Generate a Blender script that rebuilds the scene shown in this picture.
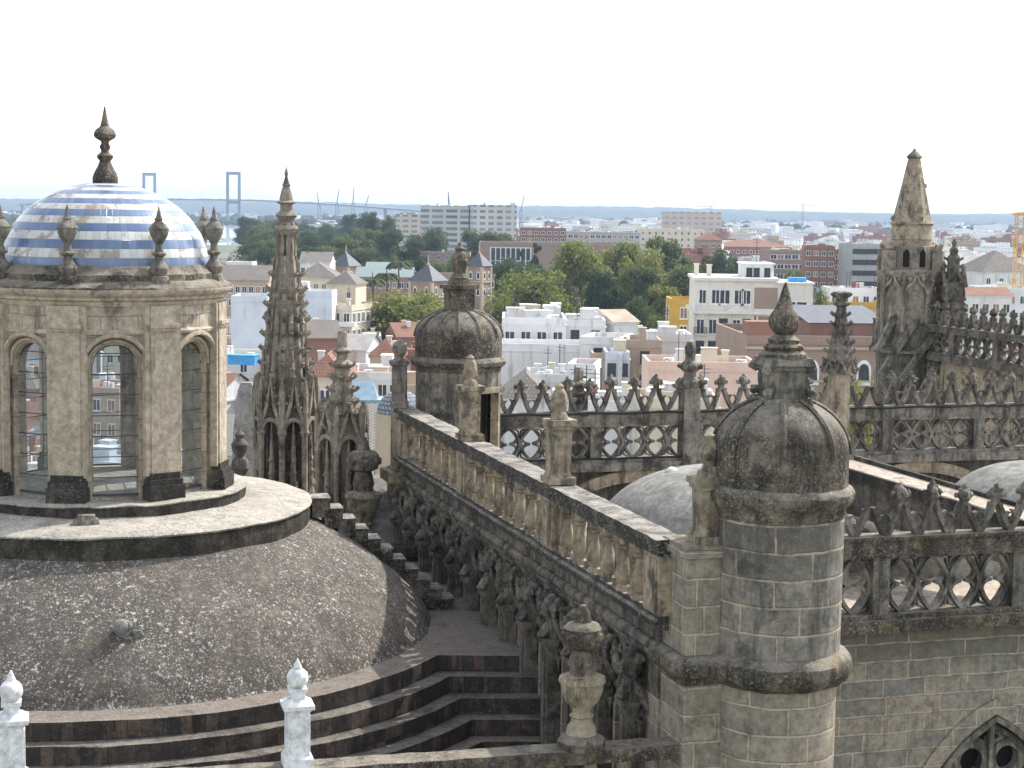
import bpy, math, random
import numpy as np
from mathutils import Vector, Matrix, noise as mnoise
R = math.radians
sc = bpy.context.scene
for _o in list(bpy.data.objects): bpy.data.objects.remove(_o)

# ---------------------------------------------------------------- camera, sky, sun, exposure
FPX = 1750.0                      # focal length in pixels at 1024 wide
PITCH, ROLL = 5.65, 0.8
cam_d = bpy.data.cameras.new('camera'); cam = bpy.data.objects.new('camera', cam_d)
sc.collection.objects.link(cam); sc.camera = cam
cam_d.sensor_width = 36; cam_d.lens = FPX / 1024 * 36
cam_d.clip_start = 0.5; cam_d.clip_end = 40000
CAMROT = Matrix.Rotation(R(90 - PITCH), 3, 'X') @ Matrix.Rotation(R(ROLL), 3, 'Z')
cam.matrix_world = CAMROT.to_4x4()       # the camera stands at the origin, the street is 38 m below it
GZ = -38.0

SUN_AZ, SUN_EL = 50.0, 46.0              # azimuth from +Y towards +X
SUN_STRENGTH, SKY_STRENGTH, EXPOSURE, HAZE = 2.2, 0.15, 1.35, 9.5e-5
w = bpy.data.worlds.new('World'); sc.world = w; w.use_nodes = True
nt = w.node_tree; nt.nodes.clear()
sky = nt.nodes.new('ShaderNodeTexSky'); sky.sky_type = 'NISHITA'; sky.sun_disc = False
sky.sun_elevation = R(SUN_EL); sky.sun_rotation = R(SUN_AZ); sky.dust_density = 1.4; sky.air_density = 1.0; sky.ozone_density = 0.6
hs = nt.nodes.new('ShaderNodeHueSaturation'); hs.inputs['Saturation'].default_value = 0.38
bg = nt.nodes.new('ShaderNodeBackground'); bg.inputs['Strength'].default_value = SKY_STRENGTH
wo = nt.nodes.new('ShaderNodeOutputWorld')
nt.links.new(sky.outputs[0], hs.inputs['Color']); nt.links.new(hs.outputs[0], bg.inputs['Color']); nt.links.new(bg.outputs[0], wo.inputs['Surface'])
sd = bpy.data.lights.new('sun', 'SUN'); sd.energy = SUN_STRENGTH; sd.angle = R(0.6); sd.color = (1.0, .96, .90)
so = bpy.data.objects.new('sun', sd); sc.collection.objects.link(so)
tosun = Vector((math.sin(R(SUN_AZ)) * math.cos(R(SUN_EL)), math.cos(R(SUN_AZ)) * math.cos(R(SUN_EL)), math.sin(R(SUN_EL))))
so.rotation_euler = tosun.to_track_quat('Z', 'Y').to_euler()
sc.view_settings.view_transform = 'Standard'; sc.view_settings.look = 'None'
sc.view_settings.gamma = 1; sc.view_settings.use_curve_mapping = False; sc.view_settings.exposure = EXPOSURE
sc.render.engine = 'CYCLES'
sc.cycles.max_bounces = 6; sc.cycles.transparent_max_bounces = 12; sc.cycles.volume_bounces = 0
sc.cycles.use_denoising = True

def ray(px, py):
    return CAMROT @ Vector(((px - 512) / FPX, -(py - 384) / FPX, -1.0))
def at(px, py, Y):
    d = ray(px, py); return d * (Y / d.y)
def xz(px, py, Y):
    p = at(px, py, Y); return p.x, p.z

# ---------------------------------------------------------------- mesh builder
def norm2(a): return math.hypot(*a)
class MB:
    def __init__(s): s.v = []; s.f = []; s.uv = []; s.mi = []
    def add(s, vs, fs, mi=0, uvs=None, M=None):
        b = len(s.v)
        for p in vs:
            p = Vector(p)
            if M is not None: p = M @ p
            s.v.append(tuple(p))
        for i, f in enumerate(fs):
            s.f.append(tuple(b + k for k in f)); s.mi.append(mi)
            s.uv.append(uvs[i] if uvs else None)
    def box(s, x0, x1, y0, y1, z0, z1, mi=0, M=None, tx=0, ty=0):
        vs = [(x0, y0, z0), (x1, y0, z0), (x1, y1, z0), (x0, y1, z0), (x0 + tx, y0 + ty, z1), (x1 - tx, y0 + ty, z1), (x1 - tx, y1 - ty, z1), (x0 + tx, y1 - ty, z1)]
        s.add(vs, [(0, 3, 2, 1), (4, 5, 6, 7), (0, 1, 5, 4), (1, 2, 6, 5), (2, 3, 7, 6), (3, 0, 4, 7)], mi, None, M)
        return s
    def lathe(s, prof, n=32, mi=0, c=(0, 0, 0), a0=0.0, a1=2 * math.pi, ru=None, M=None, sq=False):
        # prof: (r, z) from bottom to top; sq: a square section standing on its sides
        full = abs(a1 - a0 - 2 * math.pi) < 1e-6
        if sq: n = 4
        off = math.pi / 4 if sq else 0
        m = n if full else n + 1
        k = math.sqrt(2) if sq else 1
        vs = []; L = [0]
        for i in range(1, len(prof)): L.append(L[-1] + math.hypot(prof[i][0] - prof[i - 1][0], prof[i][1] - prof[i - 1][1]))
        R0 = ru or max(p[0] for p in prof)
        for (r, z) in prof:
            for j in range(m):
                a = a0 + (a1 - a0) * j / n + off
                vs.append((c[0] + k * r * math.cos(a), c[1] + k * r * math.sin(a), c[2] + z))
        fs = []; uv = []
        for i in range(len(prof) - 1):
            for j in range(n):
                j2 = (j + 1) % m
                fs.append((i * m + j, i * m + j2, (i + 1) * m + j2, (i + 1) * m + j))
                u0 = (a1 - a0) * j / n * R0; u1 = (a1 - a0) * (j + 1) / n * R0
                uv.append([(u0, L[i]), (u1, L[i]), (u1, L[i + 1]), (u0, L[i + 1])])
        if full:
            if prof[0][0] > 1e-4: fs.append(tuple(range(m))[::-1]); uv.append(None)
            if prof[-1][0] > 1e-4: fs.append(tuple((len(prof) - 1) * m + j for j in range(m))); uv.append(None)
        s.add(vs, fs, mi, uv, M); return s
    def sphere(s, c, r, n=8, m=6, mi=0, sz=1.0, M=None):
        pr = [(r * math.sin(math.pi * i / m) + (1e-5 if i in (0, m) else 0), -r * sz * math.cos(math.pi * i / m)) for i in range(m + 1)]
        return s.lathe(pr, n, mi, c, M=M)
    def tube(s, pts, rad, n=6, mi=0, M=None):
        pts = [Vector(p) for p in pts]; N = len(pts)
        rad = rad if isinstance(rad, (list, tuple)) else [rad] * N
        vs = []; fs = []
        up = Vector((0, 0, 1))
        for i, p in enumerate(pts):
            t = (pts[min(i + 1, N - 1)] - pts[max(i - 1, 0)]).normalized()
            a = t.cross(up)
            if a.length < .05: a = t.cross(Vector((0, 1, 0)))
            a.normalize(); b = a.cross(t)
            for j in range(n):
                q = 2 * math.pi * (j + .5) / n
                vs.append(p + (a * math.cos(q) + b * math.sin(q)) * rad[i])
        for i in range(N - 1):
            for j in range(n):
                fs.append((i * n + j, i * n + (j + 1) % n, (i + 1) * n + (j + 1) % n, (i + 1) * n + j))
        fs.append(tuple(range(n))[::-1]); fs.append(tuple((N - 1) * n + j for j in range(n)))
        s.add(vs, fs, mi, None, M); return s
    def ribbon(s, pts, wd, y0, y1, mi=0, M=None, closed=False):
        # a flat bar following 2D points (x, z), wd wide in the plane, from y0 to y1
        N = len(pts); wd = wd if isinstance(wd, (list, tuple)) else [wd] * N
        vs = []; fs = []
        for i in range(N):
            if closed: a = pts[(i - 1) % N]; b = pts[(i + 1) % N]
            else: a = pts[max(i - 1, 0)]; b = pts[min(i + 1, N - 1)]
            dx, dz = b[0] - a[0], b[1] - a[1]; l = math.hypot(dx, dz) or 1
            nx, nz = -dz / l * wd[i] / 2, dx / l * wd[i] / 2
            x, z = pts[i]
            vs += [(x + nx, y0, z + nz), (x - nx, y0, z - nz), (x - nx, y1, z - nz), (x + nx, y1, z + nz)]
        for i in range(N if closed else N - 1):
            p, q = i * 4, ((i + 1) % N) * 4
            for a, b in ((0, 1), (1, 2), (2, 3), (3, 0)): fs.append((p + a, p + b, q + b, q + a))
        if not closed: fs += [(3, 2, 1, 0), ((N - 1) * 4, (N - 1) * 4 + 1, (N - 1) * 4 + 2, (N - 1) * 4 + 3)]
        s.add(vs, fs, mi, None, M); return s
    def prism(s, poly, z0, z1, mi=0, mside=None, M=None, axis='z'):
        # extrude a 2D polygon; axis 'y': polygon in (x, z), z0..z1 along y
        n = len(poly)
        if axis == 'z': vs = [(x, y, z0) for x, y in poly] + [(x, y, z1) for x, y in poly]
        else: vs = [(x, z0, y) for x, y in poly] + [(x, z1, y) for x, y in poly]
        s.add(vs, [tuple(range(n))[::-1], tuple(range(n, 2 * n))], mi, None, M)
        u = [0]
        for i in range(n): u.append(u[-1] + math.hypot(poly[(i + 1) % n][0] - poly[i][0], poly[(i + 1) % n][1] - poly[i][1]))
        s.add(vs, [(i, (i + 1) % n, n + (i + 1) % n, n + i) for i in range(n)], mi if mside is None else mside,
              [[(u[i], z0), (u[i + 1], z0), (u[i + 1], z1), (u[i], z1)] for i in range(n)], M); return s
    def lump(s, c, r, seed, k=7, mi=0, sq=1.0, M=None, n=7, m=5):
        rr = random.Random(seed)
        s.sphere(c, r * .72, n, m, mi, sq, M)
        for i in range(k):
            a = rr.uniform(0, 6.283); e = rr.uniform(-1, 1); q = math.sqrt(1 - e * e)
            s.sphere((c[0] + r * .62 * q * math.cos(a), c[1] + r * .62 * q * math.sin(a), c[2] + r * .62 * sq * e), r * rr.uniform(.3, .48), n, m, mi, 1, M)
        return s
    def lbox(s, x0, x1, y0, y1, z0, z1, n, axis, mi=0):
        # a long bar cut into n lengths so that it can be worn unevenly
        vs = []; fs = []
        for i in range(n + 1):
            t = i / n
            if axis == 'x': q = x0 + (x1 - x0) * t; vs += [(q, y0, z0), (q, y1, z0), (q, y1, z1), (q, y0, z1)]
            else: q = y0 + (y1 - y0) * t; vs += [(x1, q, z0), (x0, q, z0), (x0, q, z1), (x1, q, z1)]
        for i in range(n):
            for k in range(4): fs.append((4 * i + k, 4 * i + 4 + k, 4 * i + 4 + (k + 1) % 4, 4 * i + (k + 1) % 4))
        fs += [(0, 1, 2, 3), tuple(4 * n + k for k in (3, 2, 1, 0))]
        s.add(vs, [f[::-1] for f in fs], mi); return s
    def rough(s, amp=.015, freq=2.5, chip=0.):
        out = []
        for v in s.v:
            p = Vector(v); d = mnoise.noise_vector(p * freq) * amp + mnoise.noise_vector(p * freq * 3.1) * amp * .5
            out.append(tuple(p + d))
        s.v = out; return s
    def mesh(s, name, mats, smooth=35):
        me = bpy.data.meshes.new(name); me.from_pydata(s.v, [], s.f)
        for m in (mats if isinstance(mats, (list, tuple)) else [mats]): me.materials.append(m)
        me.polygons.foreach_set('material_index', s.mi)
        ul = me.uv_layers.new(name='UVMap').data
        for p, uv in zip(me.polygons, s.uv):
            nr = p.normal
            for k, li in enumerate(p.loop_indices):
                if uv: ul[li].uv = uv[k]
                else:
                    co = me.vertices[me.loops[li].vertex_index].co
                    if abs(nr.z) > .8: ul[li].uv = (co.x, co.y)
                    else:
                        l = math.hypot(nr.x, nr.y) or 1
                        ul[li].uv = ((-nr.y * co.x + nr.x * co.y) / l, co.z)
        me.validate()
        if smooth:
            me.shade_smooth(); me.set_sharp_from_angle(angle=R(smooth))
        return me

C = sc.collection
def link(name, me, parent=None):
    o = bpy.data.objects.new(name, me); C.objects.link(o)
    if parent: o.parent = parent
    return o
def part(name, mb, mats, parent=None, label=None, smooth=35):
    o = link(name, mb.mesh(name, mats, smooth), parent)
    if label: o['label'] = label
    return o
def tag(o, label, cat, group=None):
    o['label'] = label; o['category'] = cat
    if group: o['group'] = group
    return o
def thing(name, label, cat, loc=(0, 0, 0), rz=0.0, group=None):
    o = bpy.data.objects.new(name, None); C.objects.link(o); o.empty_display_size = .3
    o.location = loc; o.rotation_euler = (0, 0, rz)
    return tag(o, label, cat, group)
def structure(name, mb, mats, smooth=35):
    o = part(name, mb, mats, None, None, smooth); o['kind'] = 'structure'; return o
def dup(root, loc, rz=None, label=None, scale=None):
    r = root.copy(); C.objects.link(r); r.location = loc
    if rz is not None: r.rotation_euler = (0, 0, rz)
    if label: r['label'] = label
    if scale: r.scale = scale if isinstance(scale, (tuple, list)) else (scale,) * 3
    for ch in list(root.children):
        c = ch.copy(); C.objects.link(c); c.parent = r
        for g in ch.children:
            d = g.copy(); C.objects.link(d); d.parent = c
    return r
def inst(me, name, parent, loc, rz=0.0, scale=None):
    o = link(name, me, parent); o.location = loc; o.rotation_euler = (0, 0, rz)
    if scale: o.scale = scale
    return o

# ---------------------------------------------------------------- materials
class NT:
    def __init__(s, name):
        s.m = bpy.data.materials.new(name); s.m.use_nodes = True; s.t = s.m.node_tree; s.t.nodes.clear()
        s.out = s.n('ShaderNodeOutputMaterial'); s.b = s.n('ShaderNodeBsdfPrincipled')
        s.l(s.b.outputs[0], s.out.inputs[0])
        s.geo = s.n('ShaderNodeNewGeometry'); s.pos = s.geo.outputs['Position']
    def n(s, t): return s.t.nodes.new(t)
    def l(s, a, b): s.t.links.new(a, b)
    def mapped(s, v, sc_):
        m = s.n('ShaderNodeMapping'); m.inputs['Scale'].default_value = sc_; s.l(v, m.inputs['Vector']); return m.outputs[0]
    def noise(s, v, scale, detail=4, rough=.6):
        k = s.n('ShaderNodeTexNoise'); k.inputs['Scale'].default_value = scale; k.inputs['Detail'].default_value = detail; k.inputs['Roughness'].default_value = rough
        s.l(v, k.inputs['Vector']); return k.outputs[0]
    def ramp(s, v, a, b, va=0., vb=1.):
        k = s.n('ShaderNodeMapRange'); k.interpolation_type = 'SMOOTHSTEP'
        k.inputs[1].default_value = a; k.inputs[2].default_value = b; k.inputs[3].default_value = va; k.inputs[4].default_value = vb
        s.l(v, k.inputs[0]); return k.outputs[0]
    def mix(s, f, a, b, mode='MIX'):
        k = s.n('ShaderNodeMix'); k.data_type = 'RGBA'; k.blend_type = mode
        for q, i in ((f, 0), (a, 6), (b, 7)):
            if isinstance(q, (int, float)): k.inputs[i].default_value = q
            elif isinstance(q, tuple): k.inputs[i].default_value = (*q, 1)
            else: s.l(q, k.inputs[i])
        return k.outputs[2]
    def mul(s, a, b, op='MULTIPLY'):
        k = s.n('ShaderNodeMath'); k.operation = op
        for i, q in enumerate((a, b)):
            if isinstance(q, (int, float)): k.inputs[i].default_value = q
            else: s.l(q, k.inputs[i])
        return k.outputs[0]
    def fin(s, col, rough=.9, bump=None, bs=.4, bd=.02):
        if isinstance(col, tuple): s.b.inputs['Base Color'].default_value = (*col, 1)
        else: s.l(col, s.b.inputs['Base Color'])
        if isinstance(rough, (int, float)): s.b.inputs['Roughness'].default_value = rough
        else: s.l(rough, s.b.inputs['Roughness'])
        s.b.inputs['Specular IOR Level'].default_value = .25
        if bump is not None:
            k = s.n('ShaderNodeBump'); k.inputs['Strength'].default_value = bs; k.inputs['Distance'].default_value = bd
            s.l(bump, k.inputs['Height']); s.l(k.outputs[0], s.b.inputs['Normal'])
        return s.m

def stone(name, base, base2, dark, dk=(.5, .68), sp=(.62, .72), spot=(.42, .40, .35), spamt=.7, streak=True, sc0=.9, yellow=.0, bricks=None, lit_top=None, bd=.03, spsc=9., zst=None, bias=0.):
    """Weathered stone: two base tones, black crust in blotches and runs, pale lichen spots, ochre lichen, optional ashlar joints (UV in metres)."""
    t = NT(name)
    grain = t.noise(t.pos, 9, 8, .75); fine = t.noise(t.pos, 34, 4, .7)
    col = t.mix(t.ramp(t.noise(t.pos, sc0, 8, .7), .36, .64), base, base2)
    hgt = t.mul(grain, t.mul(fine, .35), 'ADD')
    if bricks:
        bw, bh, mortar, mcol, c1, c2 = bricks
        uv = t.n('ShaderNodeUVMap').outputs[0]
        add = t.n('ShaderNodeVectorMath'); add.operation = 'ADD'
        cv = t.n('ShaderNodeVectorMath'); cv.operation = 'SCALE'; cv.inputs['Scale'].default_value = .085
        kn = t.n('ShaderNodeTexNoise'); kn.inputs['Scale'].default_value = 2.1; kn.inputs['Detail'].default_value = 3; t.l(t.pos, kn.inputs['Vector']); t.l(kn.outputs[1], cv.inputs[0])
        t.l(uv, add.inputs[0]); t.l(cv.outputs[0], add.inputs[1])
        k = t.n('ShaderNodeTexBrick'); k.offset = .43; k.squash = 1.3; k.squash_frequency = 3
        k.inputs['Scale'].default_value = 1; k.inputs['Brick Width'].default_value = bw; k.inputs['Row Height'].default_value = bh
        k.inputs['Mortar Size'].default_value = mortar; k.inputs['Mortar Smooth'].default_value = .5; k.inputs['Bias'].default_value = bias
        k.inputs['Color1'].default_value = (*c1, 1); k.inputs['Color2'].default_value = (*c2, 1); k.inputs['Mortar'].default_value = (*mcol, 1)
        t.l(add.outputs[0], k.inputs['Vector'])
        col = t.mix(t.ramp(t.noise(t.pos, 1.6, 6, .7), .35, .65, .05, .6), k.outputs['Color'], col)
        jm = t.mul(k.outputs['Fac'], t.ramp(t.noise(t.pos, 3.2, 4),   .38, .62, .05, .75)); 
        hgt = t.mul(t.mul(hgt, .6), t.mul(k.outputs['Fac'], .7), 'SUBTRACT')
    mott = t.noise(t.pos, 4.2, 7, .74)
    col = t.mix(t.ramp(mott, .36, .56, .6, 0), col, tuple(c * .45 for c in base))
    col = t.mix(t.ramp(grain, .36, .56, .4, 0), col, tuple(c * .45 for c in base))
    col = t.mix(t.ramp(mott, .54, .70, 0, .4), col, tuple(min(.8, c * 1.4) for c in (base2[0] * .5 + base[0] * .5, base[1], base[2])))
    col = t.mix(t.ramp(grain, .52, .72, 0, .45), col, tuple(min(.8, c * 1.35) for c in base))
    if streak:
        st = t.noise(t.mapped(t.pos, (2.9, 2.9, .42)), 1.0, 7, .7)
        col = t.mix(t.ramp(st, dk[0] - .01, dk[1], 0, .85), col, dark)
    bl = t.noise(t.pos, 1.7, 9, .72)
    col = t.mix(t.ramp(bl, dk[0], dk[1], 0, .9), col, dark)
    if zst:     # a dark run-off stain between two heights
        sep0 = t.n('ShaderNodeSeparateXYZ'); t.l(t.pos, sep0.inputs[0])
        zz = t.mul(sep0.outputs[2], t.mul(t.noise(t.mapped(t.pos, (2, 2, .5)), 1, 6, .7), zst[2]), 'ADD')
        col = t.mix(t.ramp(zz, zst[0], zst[1], 0, .62), col, dark)
    if bricks: col = t.mix(jm, col, mcol)
    if lit_top:  # up-facing faces paler: sunlight on the tops put into the colour
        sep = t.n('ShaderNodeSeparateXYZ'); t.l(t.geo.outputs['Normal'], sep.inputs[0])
        tn = t.mul(t.ramp(sep.outputs[2], .25, .9), t.ramp(t.noise(t.pos, 2.6, 8, .72), .36, .62, .1, .9)); col = t.mix(tn, col, lit_top)
    if yellow:
        col = t.mix(t.ramp(t.noise(t.pos, 2.3, 8, .75), .54, .68, 0, yellow), col, (.23, .165, .06))
    patch = t.ramp(t.noise(t.pos, .75, 5, .65), .36, .62, .4, 1)
    s2 = t.noise(t.pos, spsc * 1.7, 5, .68)
    col = t.mix(t.mul(t.ramp(s2, sp[0] - .03, sp[1] - .03, 0, spamt), patch), col, spot)
    s3 = t.noise(t.pos, spsc * 4.2, 3, .6)
    col = t.mix(t.mul(t.ramp(s3, sp[0] - .03, sp[1] - .03, 0, spamt * .8), patch), col, spot)
    hsn = t.n('ShaderNodeHueSaturation'); hsn.inputs['Saturation'].default_value = .84; hsn.inputs['Value'].default_value = 1.22; t.l(col, hsn.inputs['Color'])
    gn = t.n('ShaderNodeGamma'); gn.inputs['Gamma'].default_value = 1.17; t.l(hsn.outputs[0], gn.inputs['Color'])
    return t.fin(gn.outputs[0], .93, hgt, 1.0, bd)

def plain(name, c, rough=.7, var=.15, metal=0, scl=1.5):
    t = NT(name)
    col = t.mix(t.ramp(t.noise(t.pos, scl, 4), .3, .7), tuple(x * (1 - var) for x in c), tuple(min(1, x * (1 + var)) for x in c))
    t.b.inputs['Metallic'].default_value = metal
    return t.fin(col, rough, t.noise(t.pos, 20, 3), .15, .01)

def wallpaint(name, c, grime=(.35, .33, .29), amt=.5):
    t = NT(name)
    st = t.noise(t.mapped(t.pos, (1.1, 1.1, .16)), 1.0, 4, .6)
    col = t.mix(t.ramp(t.noise(t.pos, .35, 4), .3, .7), c, tuple(x * .86 for x in c))
    col = t.mix(t.ramp(st, .52, .75, 0, amt), col, tuple(g * (x + .25) for g, x in zip(grime, c)))
    return t.fin(col, .85)

def tiles(name, c1, c2, sx=.45, sz=.35, mortar=(.12, .1, .09), msz=.05):
    t = NT(name)
    k = t.n('ShaderNodeTexBrick'); k.offset = .5
    k.inputs['Scale'].default_value = 1; k.inputs['Brick Width'].default_value = sx; k.inputs['Row Height'].default_value = sz
    k.inputs['Mortar Size'].default_value = msz; k.inputs['Color1'].default_value = (*c1, 1); k.inputs['Color2'].default_value = (*c2, 1); k.inputs['Mortar'].default_value = (*mortar, 1)
    t.l(t.n('ShaderNodeUVMap').outputs[0], k.inputs['Vector'])
    col = t.mix(t.ramp(t.noise(t.pos, .5, 5), .4, .65, 0, .6), k.outputs[0], tuple((a + b) * .32 for a, b in zip(c1, c2)))
    return t.fin(col, .85, k.outputs['Fac'], .5, -.04)

M = {}
M['lantern'] = stone('lantern stone', (.50, .42, .315), (.41, .34, .255), (.12, .105, .085), dk=(.53, .70), sp=(.66, .75), spamt=.35, bricks=(.75, .42, .012, (.30, .245, .18), (.50, .43, .325), (.37, .31, .235)), yellow=.2, spot=(.5, .46, .38))
M['lantern_plain'] = stone('lantern moulding stone', (.50, .42, .315), (.40, .335, .25), (.12, .10, .08), dk=(.56, .74), sp=(.64, .74), spamt=.4, yellow=.3)
M['blackfoot'] = stone('black crusted and shaded stone', (.09, .08, .066), (.20, .175, .135), (.03, .027, .024), dk=(.40, .62), sp=(.6, .7), spamt=.5, spot=(.36, .34, .29))
M['crust'] = stone('dark lichen crusted stone', (.13, .108, .08), (.26, .215, .155), (.04, .034, .028), dk=(.44, .62), sp=(.58, .67), spamt=.6, spot=(.38, .36, .30), yellow=.75, lit_top=(.25, .225, .18))
M['coping'] = stone('coping stone', (.11, .098, .08), (.2, .175, .135), (.04, .036, .03), dk=(.40, .6), sp=(.58, .66), spamt=.6, spot=(.42, .4, .35), lit_top=(.33, .305, .26))
M['grey'] = stone('grey gothic stone', (.31, .28, .232), (.215, .195, .16), (.06, .054, .046), dk=(.47, .64), sp=(.63, .72), spamt=.5, yellow=.2)
M['gothic_dark'] = stone('dark gothic stone', (.24, .212, .172), (.15, .132, .108), (.05, .044, .036), dk=(.46, .66), sp=(.62, .72), spamt=.5, yellow=.25)
M['spire'] = stone('brown spire stone', (.37, .32, .25), (.27, .23, .18), (.075, .064, .05), dk=(.50, .70), sp=(.66, .76), spamt=.4, yellow=.15)
M['tan'] = stone('tan ochre stone', (.42, .34, .225), (.33, .285, .21), (.07, .06, .05), dk=(.50, .66), sp=(.64, .74), spamt=.5, yellow=.55)
M['frieze'] = stone('sooty and shaded carved stone', (.20, .178, .145), (.28, .24, .185), (.045, .04, .035), dk=(.45, .64), sp=(.62, .7), spamt=.55)
M['turret'] = stone('turret ashlar', (.26, .235, .20), (.32, .28, .22), (.075, .07, .062), dk=(.50, .68), zst=(-5.3, -3.9, 1.8), sp=(.62, .72), spamt=.45,
                    bricks=(1.02, .455, .03, (.44, .355, .255), (.19, .18, .16), (.36, .31, .24)))
M['turret_low'] = stone('lower turret ashlar', (.34, .285, .205), (.27, .235, .185), (.12, .10, .08), dk=(.54, .72), sp=(.66, .76), spamt=.3,
                    bricks=(1.02, .46, .028, (.46, .385, .29), (.38, .315, .23), (.25, .225, .185)))
M['ashlar'] = stone('chapel wall ashlar', (.27, .25, .21), (.34, .295, .22), (.12, .105, .082), dk=(.55, .72), sp=(.66, .76), spamt=.25, zst=(-8.7, -7.5, 1.6),
                    bricks=(.95, .37, .026, (.46, .375, .28), (.20, .20, .185), (.38, .31, .225)))
M['dome'] = stone('lichen spotted dome render', (.135, .115, .095), (.19, .165, .135), (.085, .074, .064), dk=(.44, .66), sp=(.59, .68), spamt=.9, spot=(.50, .48, .43), sc0=.4, spsc=6.5, yellow=.15)
M['ring'] = stone('ring top stone', (.24, .215, .175), (.31, .28, .23), (.10, .09, .075), dk=(.48, .68), sp=(.54, .64), spamt=.75, spot=(.50, .475, .42), streak=False, lit_top=(.36, .33, .275))
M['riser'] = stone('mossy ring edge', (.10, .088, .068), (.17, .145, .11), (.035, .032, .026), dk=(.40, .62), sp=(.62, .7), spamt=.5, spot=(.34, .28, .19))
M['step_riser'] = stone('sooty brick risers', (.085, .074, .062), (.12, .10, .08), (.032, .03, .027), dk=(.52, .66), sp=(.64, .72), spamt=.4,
                    bricks=(.24, .6, .008, (.05, .045, .04), (.06, .052, .045), (.33, .205, .13)), bias=-.5)
M['terrace'] = stone('terrace paving', (.175, .148, .122), (.225, .185, .148), (.075, .066, .058), dk=(.50, .7), sp=(.58, .67), spamt=.6, streak=False, spot=(.40, .36, .31), lit_top=(.20, .17, .14))
M['step'] = stone('worn step stone', (.17, .15, .125), (.23, .205, .17), (.07, .063, .054), dk=(.46, .66), sp=(.58, .67), spamt=.6, streak=False, spot=(.36, .33, .28))
M['whitewash'] = stone('weathered white paint', (.70, .70, .69), (.62, .62, .61), (.30, .29, .27), dk=(.60, .75), sp=(.7, .8), spamt=.3, bd=.008)
M['vault'] = stone('pale vault render', (.33, .32, .29), (.25, .242, .22), (.13, .122, .11), dk=(.47, .70), sp=(.55, .68), spamt=.4, spot=(.36, .35, .32), streak=False, sc0=1.4)
M['brickroof'] = stone('tan tile roof', (.46, .385, .30), (.37, .30, .23), (.17, .15, .125), dk=(.48, .68), sp=(.58, .7), spamt=.5, spot=(.6, .55, .46), streak=False)
M['black'] = plain('dark opening', (.012, .011, .01), .9, .1)
M['cable'] = plain('black cable', (.02, .02, .022), .5)
M['lamp'] = plain('grey lamp housing', (.36, .4, .44), .45)
M['lead'] = plain('window lead', (.05, .05, .05), .5)

def tile_dome_mat():
    t = NT('blue and white glazed tiles')
    uv = t.n('ShaderNodeUVMap').outputs[0]
    sp = t.n('ShaderNodeSeparateXYZ'); t.l(uv, sp.inputs[0])
    row = .19
    v = t.mul(sp.outputs[1], 1 / row)
    fl = t.mul(v, 0, 'FLOOR'); par = t.mul(fl, 2, 'MODULO')
    wn = t.n('ShaderNodeTexWhiteNoise'); wn.noise_dimensions = '2D'
    cb = t.n('ShaderNodeCombineXYZ'); t.l(t.mul(t.mul(sp.outputs[0], 1 / .15), 0, 'FLOOR'), cb.inputs[0]); t.l(fl, cb.inputs[1]); t.l(cb.outputs[0], wn.inputs['Vector'])
    rnd = wn.outputs['Value']
    white = t.mix(rnd, (.50, .51, .48), (.63, .64, .61)); blue = t.mix(rnd, (.095, .15, .265), (.14, .205, .335))
    col = t.mix(par, blue, white)
    fu = t.mul(t.mul(sp.outputs[0], 1 / .15), 1, 'FRACT'); fv = t.mul(v, 1, 'FRACT')
    ju = t.ramp(fu, .0, .07, 1, 0); jv = t.ramp(fv, .0, .07, 1, 0)
    col = t.mix(t.mul(t.mul(ju, jv, 'MAXIMUM'), .8), col, (.22, .2, .18))
    wear = t.noise(t.pos, 2.4, 6, .7)
    wearm = t.ramp(wear, .47, .56)
    bad = t.mul(t.mul(wearm, par), t.ramp(rnd, .2, .5, .3, 1))
    col = t.mix(bad, col, (.33, .29, .24))
    col = t.mix(t.mul(t.ramp(wear, .60, .66), .75), col, (.2, .18, .16))
    return t.fin(col, t.mul(t.mul(bad, .5), .24, 'ADD'), t.mul(ju, jv, 'MAXIMUM'), .4, -.01)
M['tiledome'] = tile_dome_mat()
_t = M['tiledome'].node_tree
for _n in _t.nodes:
    if _n.type == 'BSDF_PRINCIPLED': _n.inputs['Specular IOR Level'].default_value = .6

def glass_mat():
    t = NT('old window glass')
    tr = t.n('ShaderNodeBsdfTransparent'); tr.inputs[0].default_value = (.86, .90, .92, 1)
    gl = t.n('ShaderNodeBsdfGlossy'); gl.inputs['Roughness'].default_value = .08
    df = t.n('ShaderNodeBsdfDiffuse'); df.inputs[0].default_value = (.5, .52, .52, 1)
    m1 = t.n('ShaderNodeMixShader'); m1.inputs[0].default_value = .07
    m2 = t.n('ShaderNodeMixShader'); t.l(t.ramp(t.noise(t.pos, 3, 4), .4, .7, .03, .16), m2.inputs[0])
    t.l(tr.outputs[0], m1.inputs[1]); t.l(gl.outputs[0], m1.inputs[2]); t.l(m1.outputs[0], m2.inputs[1]); t.l(df.outputs[0], m2.inputs[2])
    t.l(m2.outputs[0], t.out.inputs[0]); return t.m
M['glass'] = glass_mat()

# cathedral frame: O at the near end of the balustrade, n to the right along e1, s away along e2 (17 degrees off the view)
O = Vector((2.78, 29.0, 0)); ANG = R(16.6)
E1 = Vector((math.cos(ANG), math.sin(ANG), 0)); E2 = Vector((-math.sin(ANG), math.cos(ANG), 0))
def L(n, s, z): return O + E1 * n + E2 * s + Vector((0, 0, z))
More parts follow.
